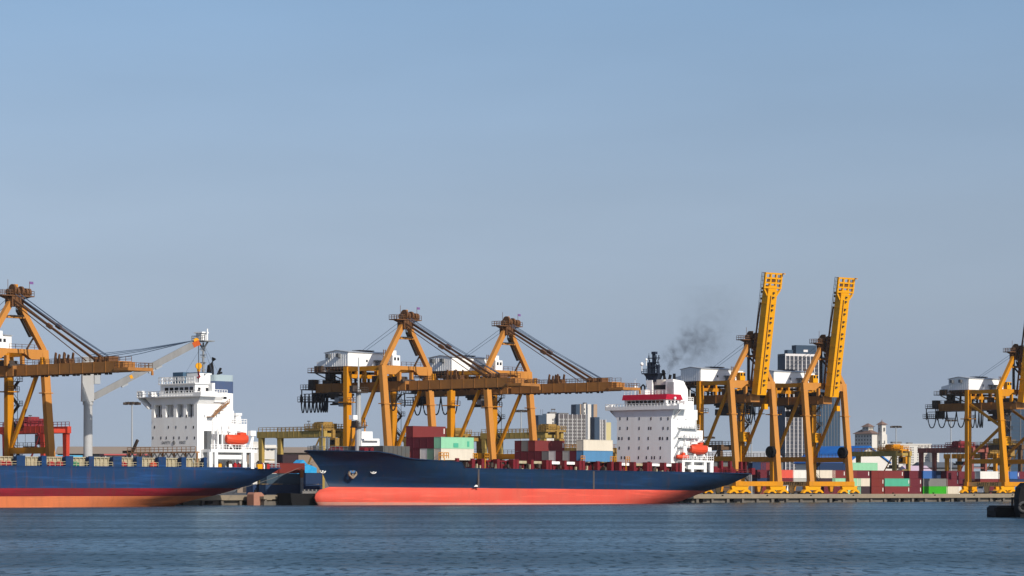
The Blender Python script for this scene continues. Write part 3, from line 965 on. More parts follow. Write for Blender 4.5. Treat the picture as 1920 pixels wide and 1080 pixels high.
# plumb mark and a weathered seam on the side
for px in (897, 1113):
    x = X2(px, -12.5)
    b = MB(); b.box(x - 0.3, x + 0.3, -12.56, -12.40, 4.05, 8.95)
    b.build("fender_strip", mat("weathered_side_strip", (0.06, 0.055, 0.06), 0.7, dirt=0.5), ship2)
x = X2(893, -12.5)
b = MB(); b.box(x - 0.8, x + 0.8, -12.54, -12.45, 4.35, 4.55); b.box(x - 0.4, x + 0.4, -12.54, -12.45, 4.55, 4.8)
b.build("tug_mark", MARK, ship2)
# foredeck: breakwater, foremast, windlass
b = MB()
x0, x1 = X2(690, -4), X2(735, -8)
b.box(x0, x0 + 9.5, -9.2, 9.2, 11.0, 14.3)
for i in range(6):
    b.box(x0 + 0.5 + i * 1.5, x0 + 0.7 + i * 1.5, -9.3, -9.2, 11.0, 14.25)
b.build("hatch_cover", mat("weathered_hatch_grey", (0.075, 0.08, 0.08), 0.7, dirt=0.4, scale=0.6), ship2)
b = MB()
mx = X2(671, 0)
b.tube([(mx, 0, 11.5), (mx, 0, 28.5)], 0.85, 10, r1=0.62)
b.tube([(mx, 0, 28.5), (mx, 0, 36.5)], 0.28, 8, r1=0.12)
b.build("foremast", GREYP, ship2)
b = MB()
for zz, ww in ((18.9, 1.6), (27.6, 1.9)):
    b.box(mx - ww, mx + ww, -ww * 0.8, ww * 0.8, zz, zz + 0.3)
    b.rail([(mx - ww, -ww * 0.8, zz + 0.3), (mx + ww, -ww * 0.8, zz + 0.3)], step=0.8)
b.box(mx - 1.6, mx - 0.6, -0.8, 0.8, 19.2, 20.6); b.box(mx - 2.6, mx - 1.0, -0.6, 0.6, 27.9, 29.4)
b.tube([(mx - 1.9, 0, 27.6), (mx - 1.9, 0, 21.5)], 0.07, 4); b.tube([(mx - 1.4, 0.6, 27.6), (mx - 1.4, 0.6, 21.5)], 0.07, 4)
b.build("mast_platform", DARK, ship2)
b = MB(); b.box(mx - 2.4, mx - 1.0, -0.7, 0.9, 20.9, 22.0)
b.build("floodlight", WHITE, ship2)
b = MB()
for xx, yy in ((8, -3), (12, 3), (17, -5), (mx - 3, -5), (mx + 2.2, -6), (mx + 5, -7.5)):
    b = MB()
    b.tube([(xx, yy - 0.9, 13.2), (xx, yy + 0.9, 13.2)], 0.75, 10)
    b.box(xx - 0.9, xx + 0.9, yy - 1.1, yy + 1.1, 11.5, 12.9)
    b.build("windlass", MAROON, ship2)
b = MB()
b.rail([(0.8, -0.5, 12.7), (9, -5.2, 12.7)], h=1.3, step=1.0); b.rail([(0.8, 0.5, 12.7), (9, 5.2, 12.7)], h=1.3, step=1.0)
b.tube([(5.2, 0, 12.8), (5.2, 0, 19.4)], 0.16, 6); b.tube([(7.3, 0.3, 12.8), (7.3, 0.3, 16.5)], 0.25, 6)
b.box(4.2, 6.2, -0.3, 0.3, 16.2, 16.4); b.box(2.6, 3.6, -0.5, 0.5, 12.7, 14.2)
b.build("railing", DGREY, ship2)
# lashing stanchions and coaming along the side
spx = [857, 886, 904, 933, 963, 969, 997, 1025, 1031, 1059, 1087, 1093, 1121, 1147, 1162, 1189, 1214, 1219, 1246, 1268, 1275]
for i, px in enumerate(spx):
    x = X2(px, -12)
    b = MB(); b.box(x - 0.45, x + 0.55, -12.2, -10.6, 8.78, 11.55)
    b.box(x - 0.1, x + 0.2, -10.6, -9.6, 10.9, 11.4)
    b.build("stanchion", MAROON, ship2)
for px in (1342, 1362, 1389, 1401, 1416):
    x = min(X2(px, -9), 166.0)
    yy = -h2.half(x, 8.8) + 0.5
    b = MB(); b.box(x - 0.35, x + 0.45, yy, yy + 0.9, 8.6, 12.4)
    b.build("stanchion", MAROON, ship2)
b = MB()
xa, xe = X2(858, -10.0), X2(1276, -10.0)
b.box(xa, xe, -9.7, 9.7, 8.7, 10.3)
b.box(xa + 1, xe - 1, -9.9, 9.9, 10.9, 11.25)
i = xa + 1
while i < xe - 2:
    b.box(i, i + 0.3, -10.1, -9.7, 8.8, 10.9)
    i += 1.7
b.build("hatch_coaming", MAROON, ship2)
b = MB()
b.box(xa + 0.6, xe - 0.6, -9.5, 9.5, 10.3, 10.9)
b.build("hatch_gap", DARK, ship2)
for px0, px1 in ((965, 990), (993, 1018), (1034, 1056), (1062, 1080), (1166, 1185), (1191, 1212), (1222, 1243), (1248, 1262)):
    xx0, xx1 = X2(px0, -10.6), X2(px1, -10.6)
    b = MB(); b.box(xx0, xx1, -10.55, -10.25, 10.55, 11.25)
    for k in range(4):
        xm = xx0 + (xx1 - xx0) * (k + 0.5) / 4
        b.box(xm - 0.06, xm + 0.06, -10.62, -10.55, 10.55, 11.2)
    b.build("side_locker", CREAM if px0 % 2 else WHITE, ship2)
for px in (826, 836, 1092, 1147, 1151, 890, 912, 1176):
    x = X2(px, -11.5)
    b = MB(); b.rail([(x - 0.8, -11.6, 11.5), (x + 0.8, -11.6, 11.5)], h=1.4, step=0.8, r=0.07)
    b.box(x - 0.85, x - 0.65, -11.7, -11.5, 9, 11.5)
    b.build("lashing_cage", YEL, ship2)
random.seed(3)
b = MB()
for i in range(46):
    x = xa + 1 + random.random() * (xe - xa - 3)
    k = random.choice((0.25, 0.35, 0.5))
    z0 = random.choice((8.76, 8.76, 9.4))
    b.box(x, x + k * 1.6, -11.9 + random.random(), -10.9 + random.random() * 0.6, z0, z0 + k * 2.4)
b.build("deck_gear", DARK, ship2)
b = MB()
for i in range(16):
    x = xa + 2 + random.random() * (xe - xa - 5)
    b.box(x, x + 0.4, -11.95, -11.5, 8.76, 8.76 + 0.5 + random.random() * 1.2)
b.build("deck_vent", CREAM, ship2)

# bridge house of the coral-bottomed ship
hx = X2(1258, -10)
hy0, hy1 = -10.0, 9.6
zD = 8.75
zA, zB, zC_ = 23.7, 26.4, 29.2          # wall top, bridge deck, wheelhouse top
xL, xU = X2(1317, -10) - hx, X2(1303, -10) - hx
house = MB()
house.box(hx, hx + xU, hy0, hy1, zD, zA)
house.box(hx + xU, hx + xL, hy0, hy1, zD, zA - 2.9)
house.prism([(hy0, zA), (hy1, zA), (hy1 + 1.8, zB), (hy0 - 0.8, zB)], 'x', hx, hx + xU * 0.97)
hs = house.build("bridge_house", WHITE, ship2)
WIN = GLASS
pane_x = MB(); pane_x.box(-0.03, 0.03, -0.24, 0.24, -0.42, 0.42)
proto_win = None
def window_front(px, row, big=False):
    k = hy0 + 0.01
    lo, hi = hy0, hy1                    # find the y on the front face seen in this column
    for _ in range(40):
        mid = (lo + hi) / 2
        if X2(px, mid) > hx: hi = mid
        else: lo = mid
    yy = (lo + hi) / 2
    zz = Z2(row, hx, yy)
    b = MB(); q = 0.26 if big else 0.17
    b.box(hx - 0.05, hx + 0.02, yy - q, yy + q, zz - 0.42, zz + 0.42)
    b.build("window", WIN, hs)
for row, pxs in ((785, (1162, 1176, 1198, 1220, 1239, 1252)), (803, (1162, 1176, 1198, 1216, 1220, 1243, 1252)), (840, (1161, 1179, 1198, 1215, 1238)), (858, (1165, 1171, 1197, 1212, 1222, 1227, 1238))):
    for px in pxs: window_front(px, row)
for px in (1160, 1166, 1179, 1198, 1215, 1237, 1242, 1251): window_front(px, 822, px in (1160, 1237, 1251, 1179))
def window_side(px, row, w_=0.22):
    xx = X2(px, hy0)
    b = MB(); zz = Z2(row, xx, hy0)
    b.box(xx - w_, xx + w_, hy0 - 0.05, hy0 + 0.02, zz - 0.35, zz + 0.35)
    b.build("window", GREYP, hs)
for row, pxs in ((785, (1270, 1284, 1287)), (803, (1270, 1293, 1306)), (822, (1263, 1293, 1309)), (840, (1270, 1283))):
    for px in pxs: window_side(px, row)
b = MB()
b.box(hx - 0.04, hx + 0.0, hy0 + 7.3, hy0 + 8.4, 10.2, 12.0)
b.build("door", DARK, hs)
# bridge deck with wings
b = MB()
wy0, wy1 = -13.2, 13.4
b.box(hx - 0.6, hx + 4.5, wy0, wy1, zB, zB + 0.25)
b.box(hx - 0.6, hx - 0.45, wy0, wy1, zB + 0.25, zB + 0.9)
b.box(hx - 0.5, hx + 4.5, wy0, wy0 + 0.15, zB + 0.25, zB + 1.3); b.box(hx - 0.5, hx + 4.5, wy1 - 0.15, wy1, zB + 0.25, zB + 1.3)
for y in (wy0 + 0.3, wy1 - 1.6, wy0 + 2.5):
    b.box(hx + 0.2, hx + 1.4, y, y + 1.2, zB + 0.25, zB + 1.6)
b.beam((hx + 1, hy1 + 1.0, zB - 1.8), (hx + 1, wy1 - 0.6, zB), 0.5, 0.4)
b.beam((hx + 1, hy0, zB - 2.4), (hx + 1, wy0 + 0.6, zB), 0.5, 0.4)
b.build("bridge_wing", WHITE2, ship2)
b = MB()
b.rail([(hx - 0.55, wy0, zB + 0.25), (hx - 0.55, wy1, zB + 0.25), (hx + 4.5, wy1, zB + 0.25)], h=1.5, step=1.1, r=0.06)
b.build("railing", WHITE2, ship2)
b = MB()
wh0, wh1 = -7.7, 7.2
b.prism([(hx + 0.8, zB + 0.25), (hx + 6.2, zB + 0.25), (hx + 6.2, zC_), (hx + 0.3, zC_)], 'y', wh0, wh1)
wh = b.build("wheelhouse", WHITE2, ship2)
b = MB()
b.prism([(hx - 0.3, zC_), (hx + 6.8, zC_), (hx + 7.4, zC_ + 0.1), (hx + 6.4, zC_ + 1.5), (hx + 0.2, zC_ + 1.5)], 'y', wh0 - 0.5, wh1 + 0.4)
b.build("roof_edge", mat("bright_red_roof_paint", (0.34, 0.01, 0.03), 0.35), wh)
nw = 9
for i in range(nw):
    ya = wh0 + 0.8 + (wh1 - wh0 - 1.6) * i / nw
    b = MB(); yb = ya + (wh1 - wh0 - 1.6) / nw - 0.28
    t0, t1 = 0.48, 0.9
    f_ = lambda t: hx + 0.8 - 0.5 * t - 0.05
    zz = lambda t: zB + 0.25 + (zC_ - zB - 0.25) * t
    b.prism([(f_(t0), zz(t0)), (f_(t0) + 0.1, zz(t0)), (f_(t1) + 0.1, zz(t1)), (f_(t1), zz(t1))], 'y', ya, yb)
    b.build("window", WIN, wh)
for i in range(3):
    b = MB(); b.box(hx + 1.5 + i * 1.5, hx + 2.5 + i * 1.5, wh0 - 0.05, wh0 + 0.02, zB + 1.5, zB + 2.5)
    b.build("window", WIN, wh)
# casing, funnel and mast
fx = hx + 4.0
zR = zC_ + 1.5
b = MB()
b.box(fx + 0.4, fx + 5.2, -7.4, -4.6, zA, 34.2); b.prism([(fx + 0.4, zA), (fx + 7.6, zA), (fx + 7.0, 32.3), (fx + 5.0, 34.6), (fx + 0.4, 35.0)], 'y', -7.0, -4.4)
b.prism([(0.6, zA), (3.3, zA), (2.4, 32.4), (2.9, 34.9), (0.6, 34.9)], 'x', fx + 0.5, fx + 4)
b.build("engine_casing", WHITE2, ship2)
b = MB()
def rbox(b, x0, x1, y0, y1, z0, z1, r, mi=0):
    pts = []
    for cx, cy, a0 in ((x1 - r, y1 - r, 0), (x0 + r, y1 - r, 90), (x0 + r, y0 + r, 180), (x1 - r, y0 + r, 270)):
        for k in range(5):
            a = R(a0 + k * 22.5)
            pts.append((cx + r * math.cos(a), cy + r * math.sin(a)))
    b.prism(pts, 'z', z0, z1, mi)
CREAMF = mat("cream_funnel_paint", (0.66, 0.62, 0.54), 0.45, dirt=0.2)
rbox(b, fx + 0.8, fx + 5.5, -4.35, 0.55, zA, 32.2, 1.4, 0)
rbox(b, fx + 0.8, fx + 5.5, -4.35, 0.55, 32.2, 33.5, 1.4, 1)
rbox(b, fx + 0.8, fx + 5.5, -4.35, 0.55, 33.5, 35.0, 1.4, 0)
fu = b.build("funnel", [CREAMF, mat("black_funnel_band", (0.015, 0.015, 0.02), 0.5)], ship2)
b = MB()
b.tube([(fx + 2.2, -6.0, 34.0), (fx + 2.2, -6.0, 36.6)], 0.4, 8)
b.build("exhaust_pipe", BLACK, fu)
b = MB()
b.tube([(fx + 2.4, -2.4, 35.0), (fx + 2.4, -2.0, 37.2), (fx + 3.2, -1.2, 37.4)], 0.5, 8)
b.build("exhaust_pipe", BLACK, fu)
b = MB()
b.tube([(fx + 4.2, -2.4, 34.4), (fx + 4.2, -3.0, 36.4)], 0.4, 8)
b.build("exhaust_pipe", BLACK, fu)
b = MB()
my = 0.9
mxx = fx + 1.6
b.box(mxx - 1.5, mxx + 2.2, my - 2.6, my + 3.2, 36.6, 36.9)
b.prism([(my - 2.4, 36.6), (my + 3.0, 36.6), (my + 0.9, 34.4), (my - 1.4, 34.4)], 'x', mxx - 0.8, mxx + 1.2)
b.rail([(mxx - 1.5, my - 2.6, 36.9), (mxx - 1.5, my + 3.2, 36.9)], step=0.8, r=0.07)
b.box(mxx - 0.35, mxx + 0.35, my - 0.35, my + 0.35, 36.9, 42.2)
for zz, ww in ((38.6, 2.0), (39.8, 1.6), (41.0, 1.9)):
    b.box(mxx - 0.5, mxx + 0.5, my - ww, my + ww, zz, zz + 0.22)
    for y in (my - ww, my + ww - 0.2, my - ww * 0.5):
        b.box(mxx - 0.1, mxx + 0.1, y, y + 0.2, zz - 0.4, zz + 0.9)
b.box(mxx - 0.5, mxx + 0.5, my - 0.9, my + 0.5, 42.2, 42.9); b.tube([(mxx, my + 1.8, 38), (mxx, my + 1.8, 42.6)], 0.08, 4)
b.box(mxx - 0.6, mxx + 0.6, my + 1.0, my + 1.9, 36.9, 39.9); b.box(mxx - 0.4, mxx + 0.4, my - 1.9, my - 1.2, 36.9, 39.2)
b.tube([(mxx, my + 2.8, 36.6), (mxx, my + 2.4, 33.2)], 0.15, 5); b.box(mxx - 0.1, mxx + 0.1, my + 1.9, my + 2.7, 33.0, 34.6)
b.build("signal_mast", mat("dark_blue_mast_paint", (0.022, 0.03, 0.05), 0.5), ship2)
b = MB()
for y, zz, r in ((my + 2.2, 39.4, 0.55), (5.5, zR + 2.2, 0.65), (my + 0.6, 40.6, 0.35), (-8.9, zB + 3.2, 0.4)):
    v, f = [], []
    for i in range(7):
        for j in range(10):
            a, t = math.pi * i / 6, 2 * math.pi * j / 10
            v.append((hx + 3 + r * math.sin(a) * math.cos(t), y + r * math.sin(a) * math.sin(t), zz + r * math.cos(a)))
    for i in range(6):
        for j in range(10):
            f.append((i * 10 + j, i * 10 + (j + 1) % 10, (i + 1) * 10 + (j + 1) % 10, (i + 1) * 10 + j))
    b.add(v, f)
    b.tube([(hx + 3, y, zz - r), (hx + 3, y, zz - r - 1.4)], 0.12, 5)
b.build("radome", WHITE2, ship2)
b = MB()
b.box(hx + 1.5, hx + 3.5, 0.6, 3.0, zR, zR + 1.4); b.tube([(hx + 2, 3.9, zR), (hx + 2, 3.9, zR + 2.6)], 0.12, 5)
b.tube([(hx + 1.6, 4.4, zR), (hx + 1.6, 4.4, zR + 4.4)], 0.05, 4); b.box(hx + 1.5, hx + 1.7, 3.9, 4.9, zR + 4.4, zR + 4.5)
b.rail([(hx + 0.4, wh0, zR), (hx + 0.4, wh1, zR)], step=1.2, r=0.05)
b.build("monkey_island_gear", WHITE2, ship2)
b = MB(); b.tube([(hx + 1.9, 2.4, zR), (hx + 1.9, 2.4, zR + 2.3), (hx + 1.9, 1.7, zR + 2.8), (hx + 1.9, 1.1, zR + 2.3), (hx + 1.9, 1.1, zR + 1.4)], 0.28, 6)
b.build("horn", BLACK, ship2)
# starboard-side outer stairs, aft block
b = MB()
for k in range(4):
    z0 = 10.6 + k * 2.68
    xs0 = hx + 0.7 + k * 0.25
    b.beam((xs0, hy0 - 0.7, z0), (xs0 + 2.0, hy0 - 0.7, z0 + 2.6), 0.7, 0.12)
    b.box(xs0 + 1.6, hx + xL - 1.2 - k * 0.6, hy0 - 1.3, hy0, z0 + 2.5, z0 + 2.66)
    b.rail([(xs0 + 1.6, hy0 - 1.25, z0 + 2.66), (hx + xL - 1.2 - k * 0.6, hy0 - 1.25, z0 + 2.66)], h=1.0, step=1.2, r=0.04)
b.build("outer_stair", GREYP, hs)
b = MB()
b.box(hx + xU * 0.55, hx + xU + 1.2, hy0 + 0.2, hy0 + 6, zA + 0.02, zA + 2.8); b.box(hx + xU * 0.62, hx + xU, hy0 + 0.6, hy0 + 4, zA + 2.8, zA + 5.2)
b.rail([(hx + xU * 0.62, hy0 + 0.7, zA + 5.2), (hx + xU, hy0 + 0.7, zA + 5.2)], step=0.9, r=0.06)
b.tube([(hx + xU - 0.5, hy0 + 1.5, zA + 5), (hx + xU - 0.5, hy0 + 1.5, zA + 8.4)], 0.1, 5); b.tube([(hx + xU + 2.2, hy0 + 1.5, zA - 3), (hx + xU + 2.2, hy0 + 1.5, zA + 2.6)], 0.14, 5)
b.build("aft_block", WHITE2, hs)
for dx, z0 in ((3.4, zA + 0.9), (5.3, zA + 1.0), (4.4, zA + 3.2)):
    b = MB(); b.box(hx + xU * 0.55 + dx - 3, hx + xU * 0.55 + dx - 2.2, hy0 + 0.12, hy0 + 0.22, z0, z0 + 0.8)
    b.build("window", GLASS, hs)
# boat deck frame, lifeboat and rescue boat
fx0, fx1 = X2(1278, -12), X2(1337, -12)
b = MB()
b.box(fx0, fx1, -12.2, -8.2, 11.9, 12.4)
for x in (fx0 + 0.1, fx0 + 4.2, fx1 - 4.2, fx1 - 1.4):
    b.box(x, x + 1.1, -12.1, -11.5, 8.75, 11.9)
b.box(fx1 - 1.0, fx1 - 0.1, -12.15, -8.3, 8.75, 11.9); b.box(fx0 + 3, fx1 - 3, -11.9, -11.2, 9.9, 11.0)
b.build("boat_deck", WHITE2, ship2)
b = MB()
b.box(fx0 + 1, fx1 - 1, -8.6, -8.2, 8.75, 11.9)
for i in range(7): b.box(fx0 + 1.6 + i * 1.9, fx0 + 2.5 + i * 1.9, -11.6, -9.5, 8.75, 9.3 + 0.5 * (i % 3))
b.build("mooring_gear", DARK, ship2)
lx0, lx1 = X2(1298, -12), X2(1328, -12)
b = MB(); boat(b, lx0, lx1, -11.4, 15.3, 2.8, 2.7)
rbox(b, lx0 + 1.2, lx1 - 2.6, -12.3, -10.5, 15.9, 16.9, 0.6)
b.box(lx0 + 3.6, lx0 + 4.9, -11.9, -10.9, 16.9, 17.4)
b.build("lifeboat", ORANGE, ship2, smooth=False)
b = MB()
for x in (lx0 + 1.5, lx1 - 1.6):
    b.beam((x, -9.0, 12.4), (x, -9.6, 17.5), 0.4, 0.5); b.beam((x, -9.6, 17.4), (x, -11.6, 17.9), 0.4, 0.5)
    b.beam((x + 1.2, -11.8, 12.4), (x, -11.6, 14.1), 0.3, 0.3); b.beam((x - 1.0, -11.8, 12.4), (x, -11.6, 14.1), 0.3, 0.3)
b.tube([(lx1 + 1.5, -10.5, 12.4), (lx1 + 1.5, -10.5, 16.4)], 0.12, 5); b.rail([(fx0 + 0.4, -12.1, 12.4), (fx1, -12.1, 12.4)], step=1.0, r=0.05)
b.box(lx1 + 0.8, lx1 + 2.4, -11.2, -9.8, 15.0, 16.1); b.box(lx0 - 3.2, lx0 - 1.8, -11.4, -9.6, 14.4, 16.2); b.beam((lx0 - 1, -10.5, 12.4), (lx0 - 1.6, -10.5, 19.5), 0.25, 0.25)
b.build("davit", WHITE2, ship2)
b = MB(); rx0, rx1 = X2(1270, -11.6), X2(1292, -11.6)
boat(b, rx0, rx1, -11.3, 13.2, 1.9, 1.3)
b.box(rx0 + 2.2, rx0 + 3.2, -11.7, -10.9, 13.6, 14.5)
b.build("rescue_boat", ORANGE, ship2)
# aft mooring deck
random.seed(11)
b = MB()
for i in range(14):
    x = fx1 + 1 + random.random() * 22
    hh = h2.half(min(x, 165), 8.8) - 1.2
    b.box(x, x + 0.6 + random.random(), -hh, -hh + 1.2, 8.75, 9.3 + random.random() * 1.6)
for x in (fx1 + 7, fx1 + 14):
    b.tube([(x, -6.5, 10.0), (x, -4.5, 10.0)], 0.9, 10)
b.build("mooring_winch", MAROON, ship2)
b = MB()
tp = [p for p in h2.top[0] if p[0] > fx1]
b.rail([(p[0] - 0.1, p[1] + 0.3, p[2]) for p in tp] + [(p[0] - 0.2, -p[1] - 0.3, p[2]) for p in tp[-1:]], step=1.2, r=0.05)
b.build("railing", MAROON, ship2)

# ---- the ship on the left
S1REF = -218.0
ship1 = thing("container_ship", "blue ship with red and orange bottom, cut off at left, with a grey deck crane", "ship", F1.w(S1REF, YC, 0), F1.a)
def X1(px, y): return F1.S(px, YC + y) - S1REF
def Z1(row, x, y): return F1.Z(row, S1REF + x, YC + y)
L1 = 160.3
h1 = Hull(L1, 24.6, [(0, 12.5), (14, 12.3), (30, 9.0), (160.3, 9.0)],
          [(-3, 8), (4, 6), (9, 3), (12.5, 0)],
          [(-3, 130), (0, 134), (1.1, 138.5), (2.4, 146), (3.6, 151), (5.2, 155), (7.4, 158.6), (9.0, 160.3)],
          [(-3, 50), (4, 36), (12, 22)], [(-3, 46), (0, 44), (4, 40), (9, 28)],
          [(0, 0.0), (2.4, 0.1), (6, 0.5), (9, 0.78)],
          [-3, -1, 0.5, 1.5, 2.4, 3.3, 4.2], 4.2)
h1.build(ship1, [AF_O, AF_R, HB1], [2.4, 4.2], DGREY)
for px0, px1 in ((-20, -5), (31, 47), (78, 87), (123, 137), (167, 176), (212, 228), (256, 266), (297, 311), (340, 349), (382, 388)):
    xa, xe = X1(px0, -12.2), X1(px1, -12.2)
    b = MB(); b.box(xa, xe, -12.28, -11.9, 8.9, 11.35); b.box(xa + 0.4, xe - 0.4, -11.9, -10.6, 8.8, 11.2)
    b.build("bulwark_post", HB1, ship1)
for px0, px1 in ((-5, 22), (46, 74), (87, 118), (137, 165), (176, 205), (228, 250), (266, 293), (311, 338), (349, 376)):
    xa, xe = X1(px0, -10.4), X1(px1, -10.4)
    b = MB(); b.box(xa, xe, -10.2, 10.2, 8.8, 11.1)
    k = xa + 0.6
    while k < xe:
        b.box(k, k + 0.16, -10.5, -10.2, 8.8, 11.0); k += 1.15
    b.box(xa - 0.1, xe + 0.1, -10.55, -10.2, 10.95, 11.15)
    b.build("hatch_coaming", CREAM, ship1)
b = MB()
b.box(X1(-30, -10), X1(384, -10), -9.5, 9.5, 8.8, 10.6)
b.build("hatch_gap", DARK, ship1)
b = MB(); b.rail([(X1(-20, -12), -12.15, 8.95), (X1(388, -12), -12.15, 8.95)], h=1.1, step=1.5, r=0.05)
b.build("railing", CREAM, ship1)
for px, m_ in ((4, RED), (112, RED), (288, ORANGE), (142, mat("green_deck_gear", (0.05, 0.25, 0.12), 0.5)), (97, RED), (16, RED), (232, RED)):
    x = X1(px, -11.3)
    b = MB(); rbox(b, x - 0.9, x + 0.9, -11.6, -10.7, 8.95, 9.9, 0.3); b.box(x - 0.5, x + 0.4, -11.4, -10.8, 9.9, 10.2)
    b.build("deck_locker", m_, ship1)
# deck crane
b = MB()
cx = X1(165, 0)
b.tube([(cx, 0, 8.8), (cx, 0, 24.0)], 1.05, 20, r1=1.0)
b.tube([(cx, 0, 23.2), (cx, 0, 24.0)], 1.2, 20)
post = b.build("crane_post", mat("crane_grey_paint", (0.36, 0.365, 0.37), 0.4, dirt=0.2, dirt_col=(0.3, 0.27, 0.24), streak=True), ship1)
ang = R(-32)          # slewing direction: aft and slightly outboard, in the ship's axes
cd = Vector((math.cos(ang), math.sin(ang), 0))
cs = Vector((-cd.y, cd.x, 0))
o = Vector((cx, 0, 0))
def P(a, s_, z): return tuple(o + cd * a + cs * s_ + Vector((0, 0, z)))
b = MB()
def obx(b, a0, a1, s0, s1, z0, z1, t0=0, t1=0):
    b.add([P(a0, s0, z0), P(a1, s0, z0), P(a1, s1, z0), P(a0, s1, z0), P(a0 + t0, s0, z1), P(a1 + t1, s0, z1), P(a1 + t1, s1, z1), P(a0 + t0, s1, z1)],
          [(0, 3, 2, 1), (4, 5, 6, 7), (0, 1, 5, 4), (1, 2, 6, 5), (2, 3, 7, 6), (3, 0, 4, 7)])
obx(b, -1.5, 1.3, -1.1, 1.1, 24.0, 34.2, 0.2, -0.2)
b.build("crane_housing", MATS["crane_grey_paint"], ship1)
b = MB(); obx(b, 1.35, 2.7, -0.9, 0.9, 28.0, 31.0)
cabn = b.build("crane_cab", GREYP, ship1)
b = MB(); obx(b, 2.1, 2.76, -0.7, 0.7, 28.8, 30.6)
b.build("window", GLASS, cabn)
tipx = X1(362, -8); JL = 27.5
jt = None
for q in range(200, 420):
    a = q / 10
    pnt = o + cd * a
    if X1(362, pnt.y) <= pnt.x:
        JL = a; break
jz = Z1(646, (o + cd * JL).x, (o + cd * JL).y)
b = MB()
b.beam(P(1.2, 0, 25.0), P(JL, 0, jz), 1.5, 1.5)
jib = b.build("jib", mat("jib_grey_paint", (0.22, 0.222, 0.225), 0.5, dirt=0.35, dirt_col=(0.12, 0.11, 0.10), streak=True), ship1)
b = MB()
for t in (0.28, 0.55, 0.62):
    p0 = Vector(P(1.2, 0, 25.0)).lerp(Vector(P(JL, 0, jz)), t); p1 = Vector(P(1.2, 0, 25.0)).lerp(Vector(P(JL, 0, jz)), t + 0.06)
    b.beam(p0 - Vector((0, 0, 1.0)), p1 - Vector((0, 0, 1.0)), 1.2, 0.5)
b.build("jib_bracket", GREYP, jib)
b = MB()
p0 = Vector(P(1.2, 0, 25.0)).lerp(Vector(P(JL, 0, jz)), 0.36); p1 = Vector(P(1.2, 0, 25.0)).lerp(Vector(P(JL, 0, jz)), 0.385)
b.beam(p0 - cs * 0.78 + Vector((0, 0, 0.1)), p1 - cs * 0.78 + Vector((0, 0, 0.1)), 0.05, 0.8)
b.build("jib_plate", BRIGHT, jib)
b = MB()
b.beam(P(JL - 0.2, 0, jz - 0.2), P(JL + 1.3, 0, jz + 0.5), 1.6, 1.2)
b.build("jib_head", mat("orange_crane_paint", (0.42, 0.075, 0.012), 0.45), jib)
b = MB()
for s_ in (-0.5, 0.5):
    b.tube([P(JL + 0.6, s_ - 0.15, jz + 0.9), P(JL + 0.6, s_ + 0.15, jz + 0.9)], 0.6, 12)
b.build("sheave", BRIGHT, jib)
b = MB()
for s_, z1 in ((-0.6, 34.6), (-0.2, 33.6), (0.3, 32.6), (0.7, 34.2)):
    b.tube([P(0.2, s_, z1), P(JL * 0.5, s_, (z1 + jz + 0.9) / 2 - 0.3), P(JL, s_, jz + 0.9)], 0.09, 5)
b.build("luffing_rope", ROPE, jib)
b = MB()
for s_ in (-0.35, 0.35):
    b.tube([P(JL + 1.2, s_, jz), P(JL + 1.2, s_, jz - 8.6)], 0.06, 4)
b.build("hoist_rope", CABLE, jib)
b = MB()
hz = Z1(686, (o + cd * JL).x, (o + cd * JL).y)
b.tube([P(JL + 1.2, -0.3, hz), P(JL + 1.2, 0.3, hz)], 0.75, 14); b.beam(P(JL + 1.2, 0, hz - 0.6), P(JL + 1.2, 0, hz - 1.3), 0.6, 0.4)
b.build("hook_block", BRIGHT, jib)
b = MB(); b.tube([P(JL + 1.2, 0, hz - 1.2), P(JL + 1.2, 0, hz - 2.0), P(JL + 1.5, 0, hz - 2.5), P(JL + 1.2, 0, hz - 2.9), P(JL + 0.9, 0, hz - 2.5)], 0.22, 6)
b.build("hook", RED, jib)

# house of the left ship
ax = X1(370, -8)
xU1, xL1 = X1(433, -8), X1(463, -8)
y0_, y1_ = -8.0, 8.2
zg0, zg1 = 20.9, 23.9                     # open gallery below the bridge
b = MB()
b.box(ax, xU1, y0_, y1_, 8.8, zg0)
b.box(ax + 1.6, xU1, y0_ + 0.02, y1_ - 0.02, zg0, zg1)
b.box(xU1, xL1, y0_, y1_, 8.8, 19.4)
for ya, yb in ((y0_, y0_ + 1.3), (y0_ + 3.9, y0_ + 4.9), (y0_ + 7.3, y0_ + 8.4), (y0_ + 11.1, y0_ + 12.5), (y1_ - 1.0, y1_)):
    b.box(ax, ax + 1.6, ya, yb, zg0, zg1)
b.prism([(y0_, zg1), (y1_, zg1), (y1_ + 2.3, 25.6), (y0_ - 1.2, 25.6)], 'x', ax, ax + 7.2)
hs1 = b.build("bridge_house", WHITE, ship1)
b = MB()
for yy in (y0_ + 2.2, y0_ + 5.8, y0_ + 9.4, y0_ + 10.1, y0_ + 13.4):
    b.box(ax + 0.5, ax + 0.7, yy, yy + 0.22, zg0, zg1)
b.build("gallery_post", WHITE2, hs1)
for ya, yb in ((y0_ + 1.3, y0_ + 3.9), (y0_ + 4.9, y0_ + 7.3), (y0_ + 8.4, y0_ + 11.1), (y0_ + 12.5, y1_ - 1.0)):
    b = MB(); b.box(ax + 1.52, ax + 1.6, ya, yb, zg0 + 0.25, zg1 - 0.2)
    b.build("gallery_window", GLASS, hs1)
def winf1(px, row):
    lo, hi = y0_, y1_
    for _ in range(40):
        mid = (lo + hi) / 2
        if X1(px, mid) > ax: hi = mid
        else: lo = mid
    zz = Z1(row, ax, lo)
    b = MB(); b.box(ax - 0.05, ax + 0.02, lo - 0.15, lo + 0.15, zz - 0.32, zz + 0.32)
    b.build("window", GLASS, hs1)
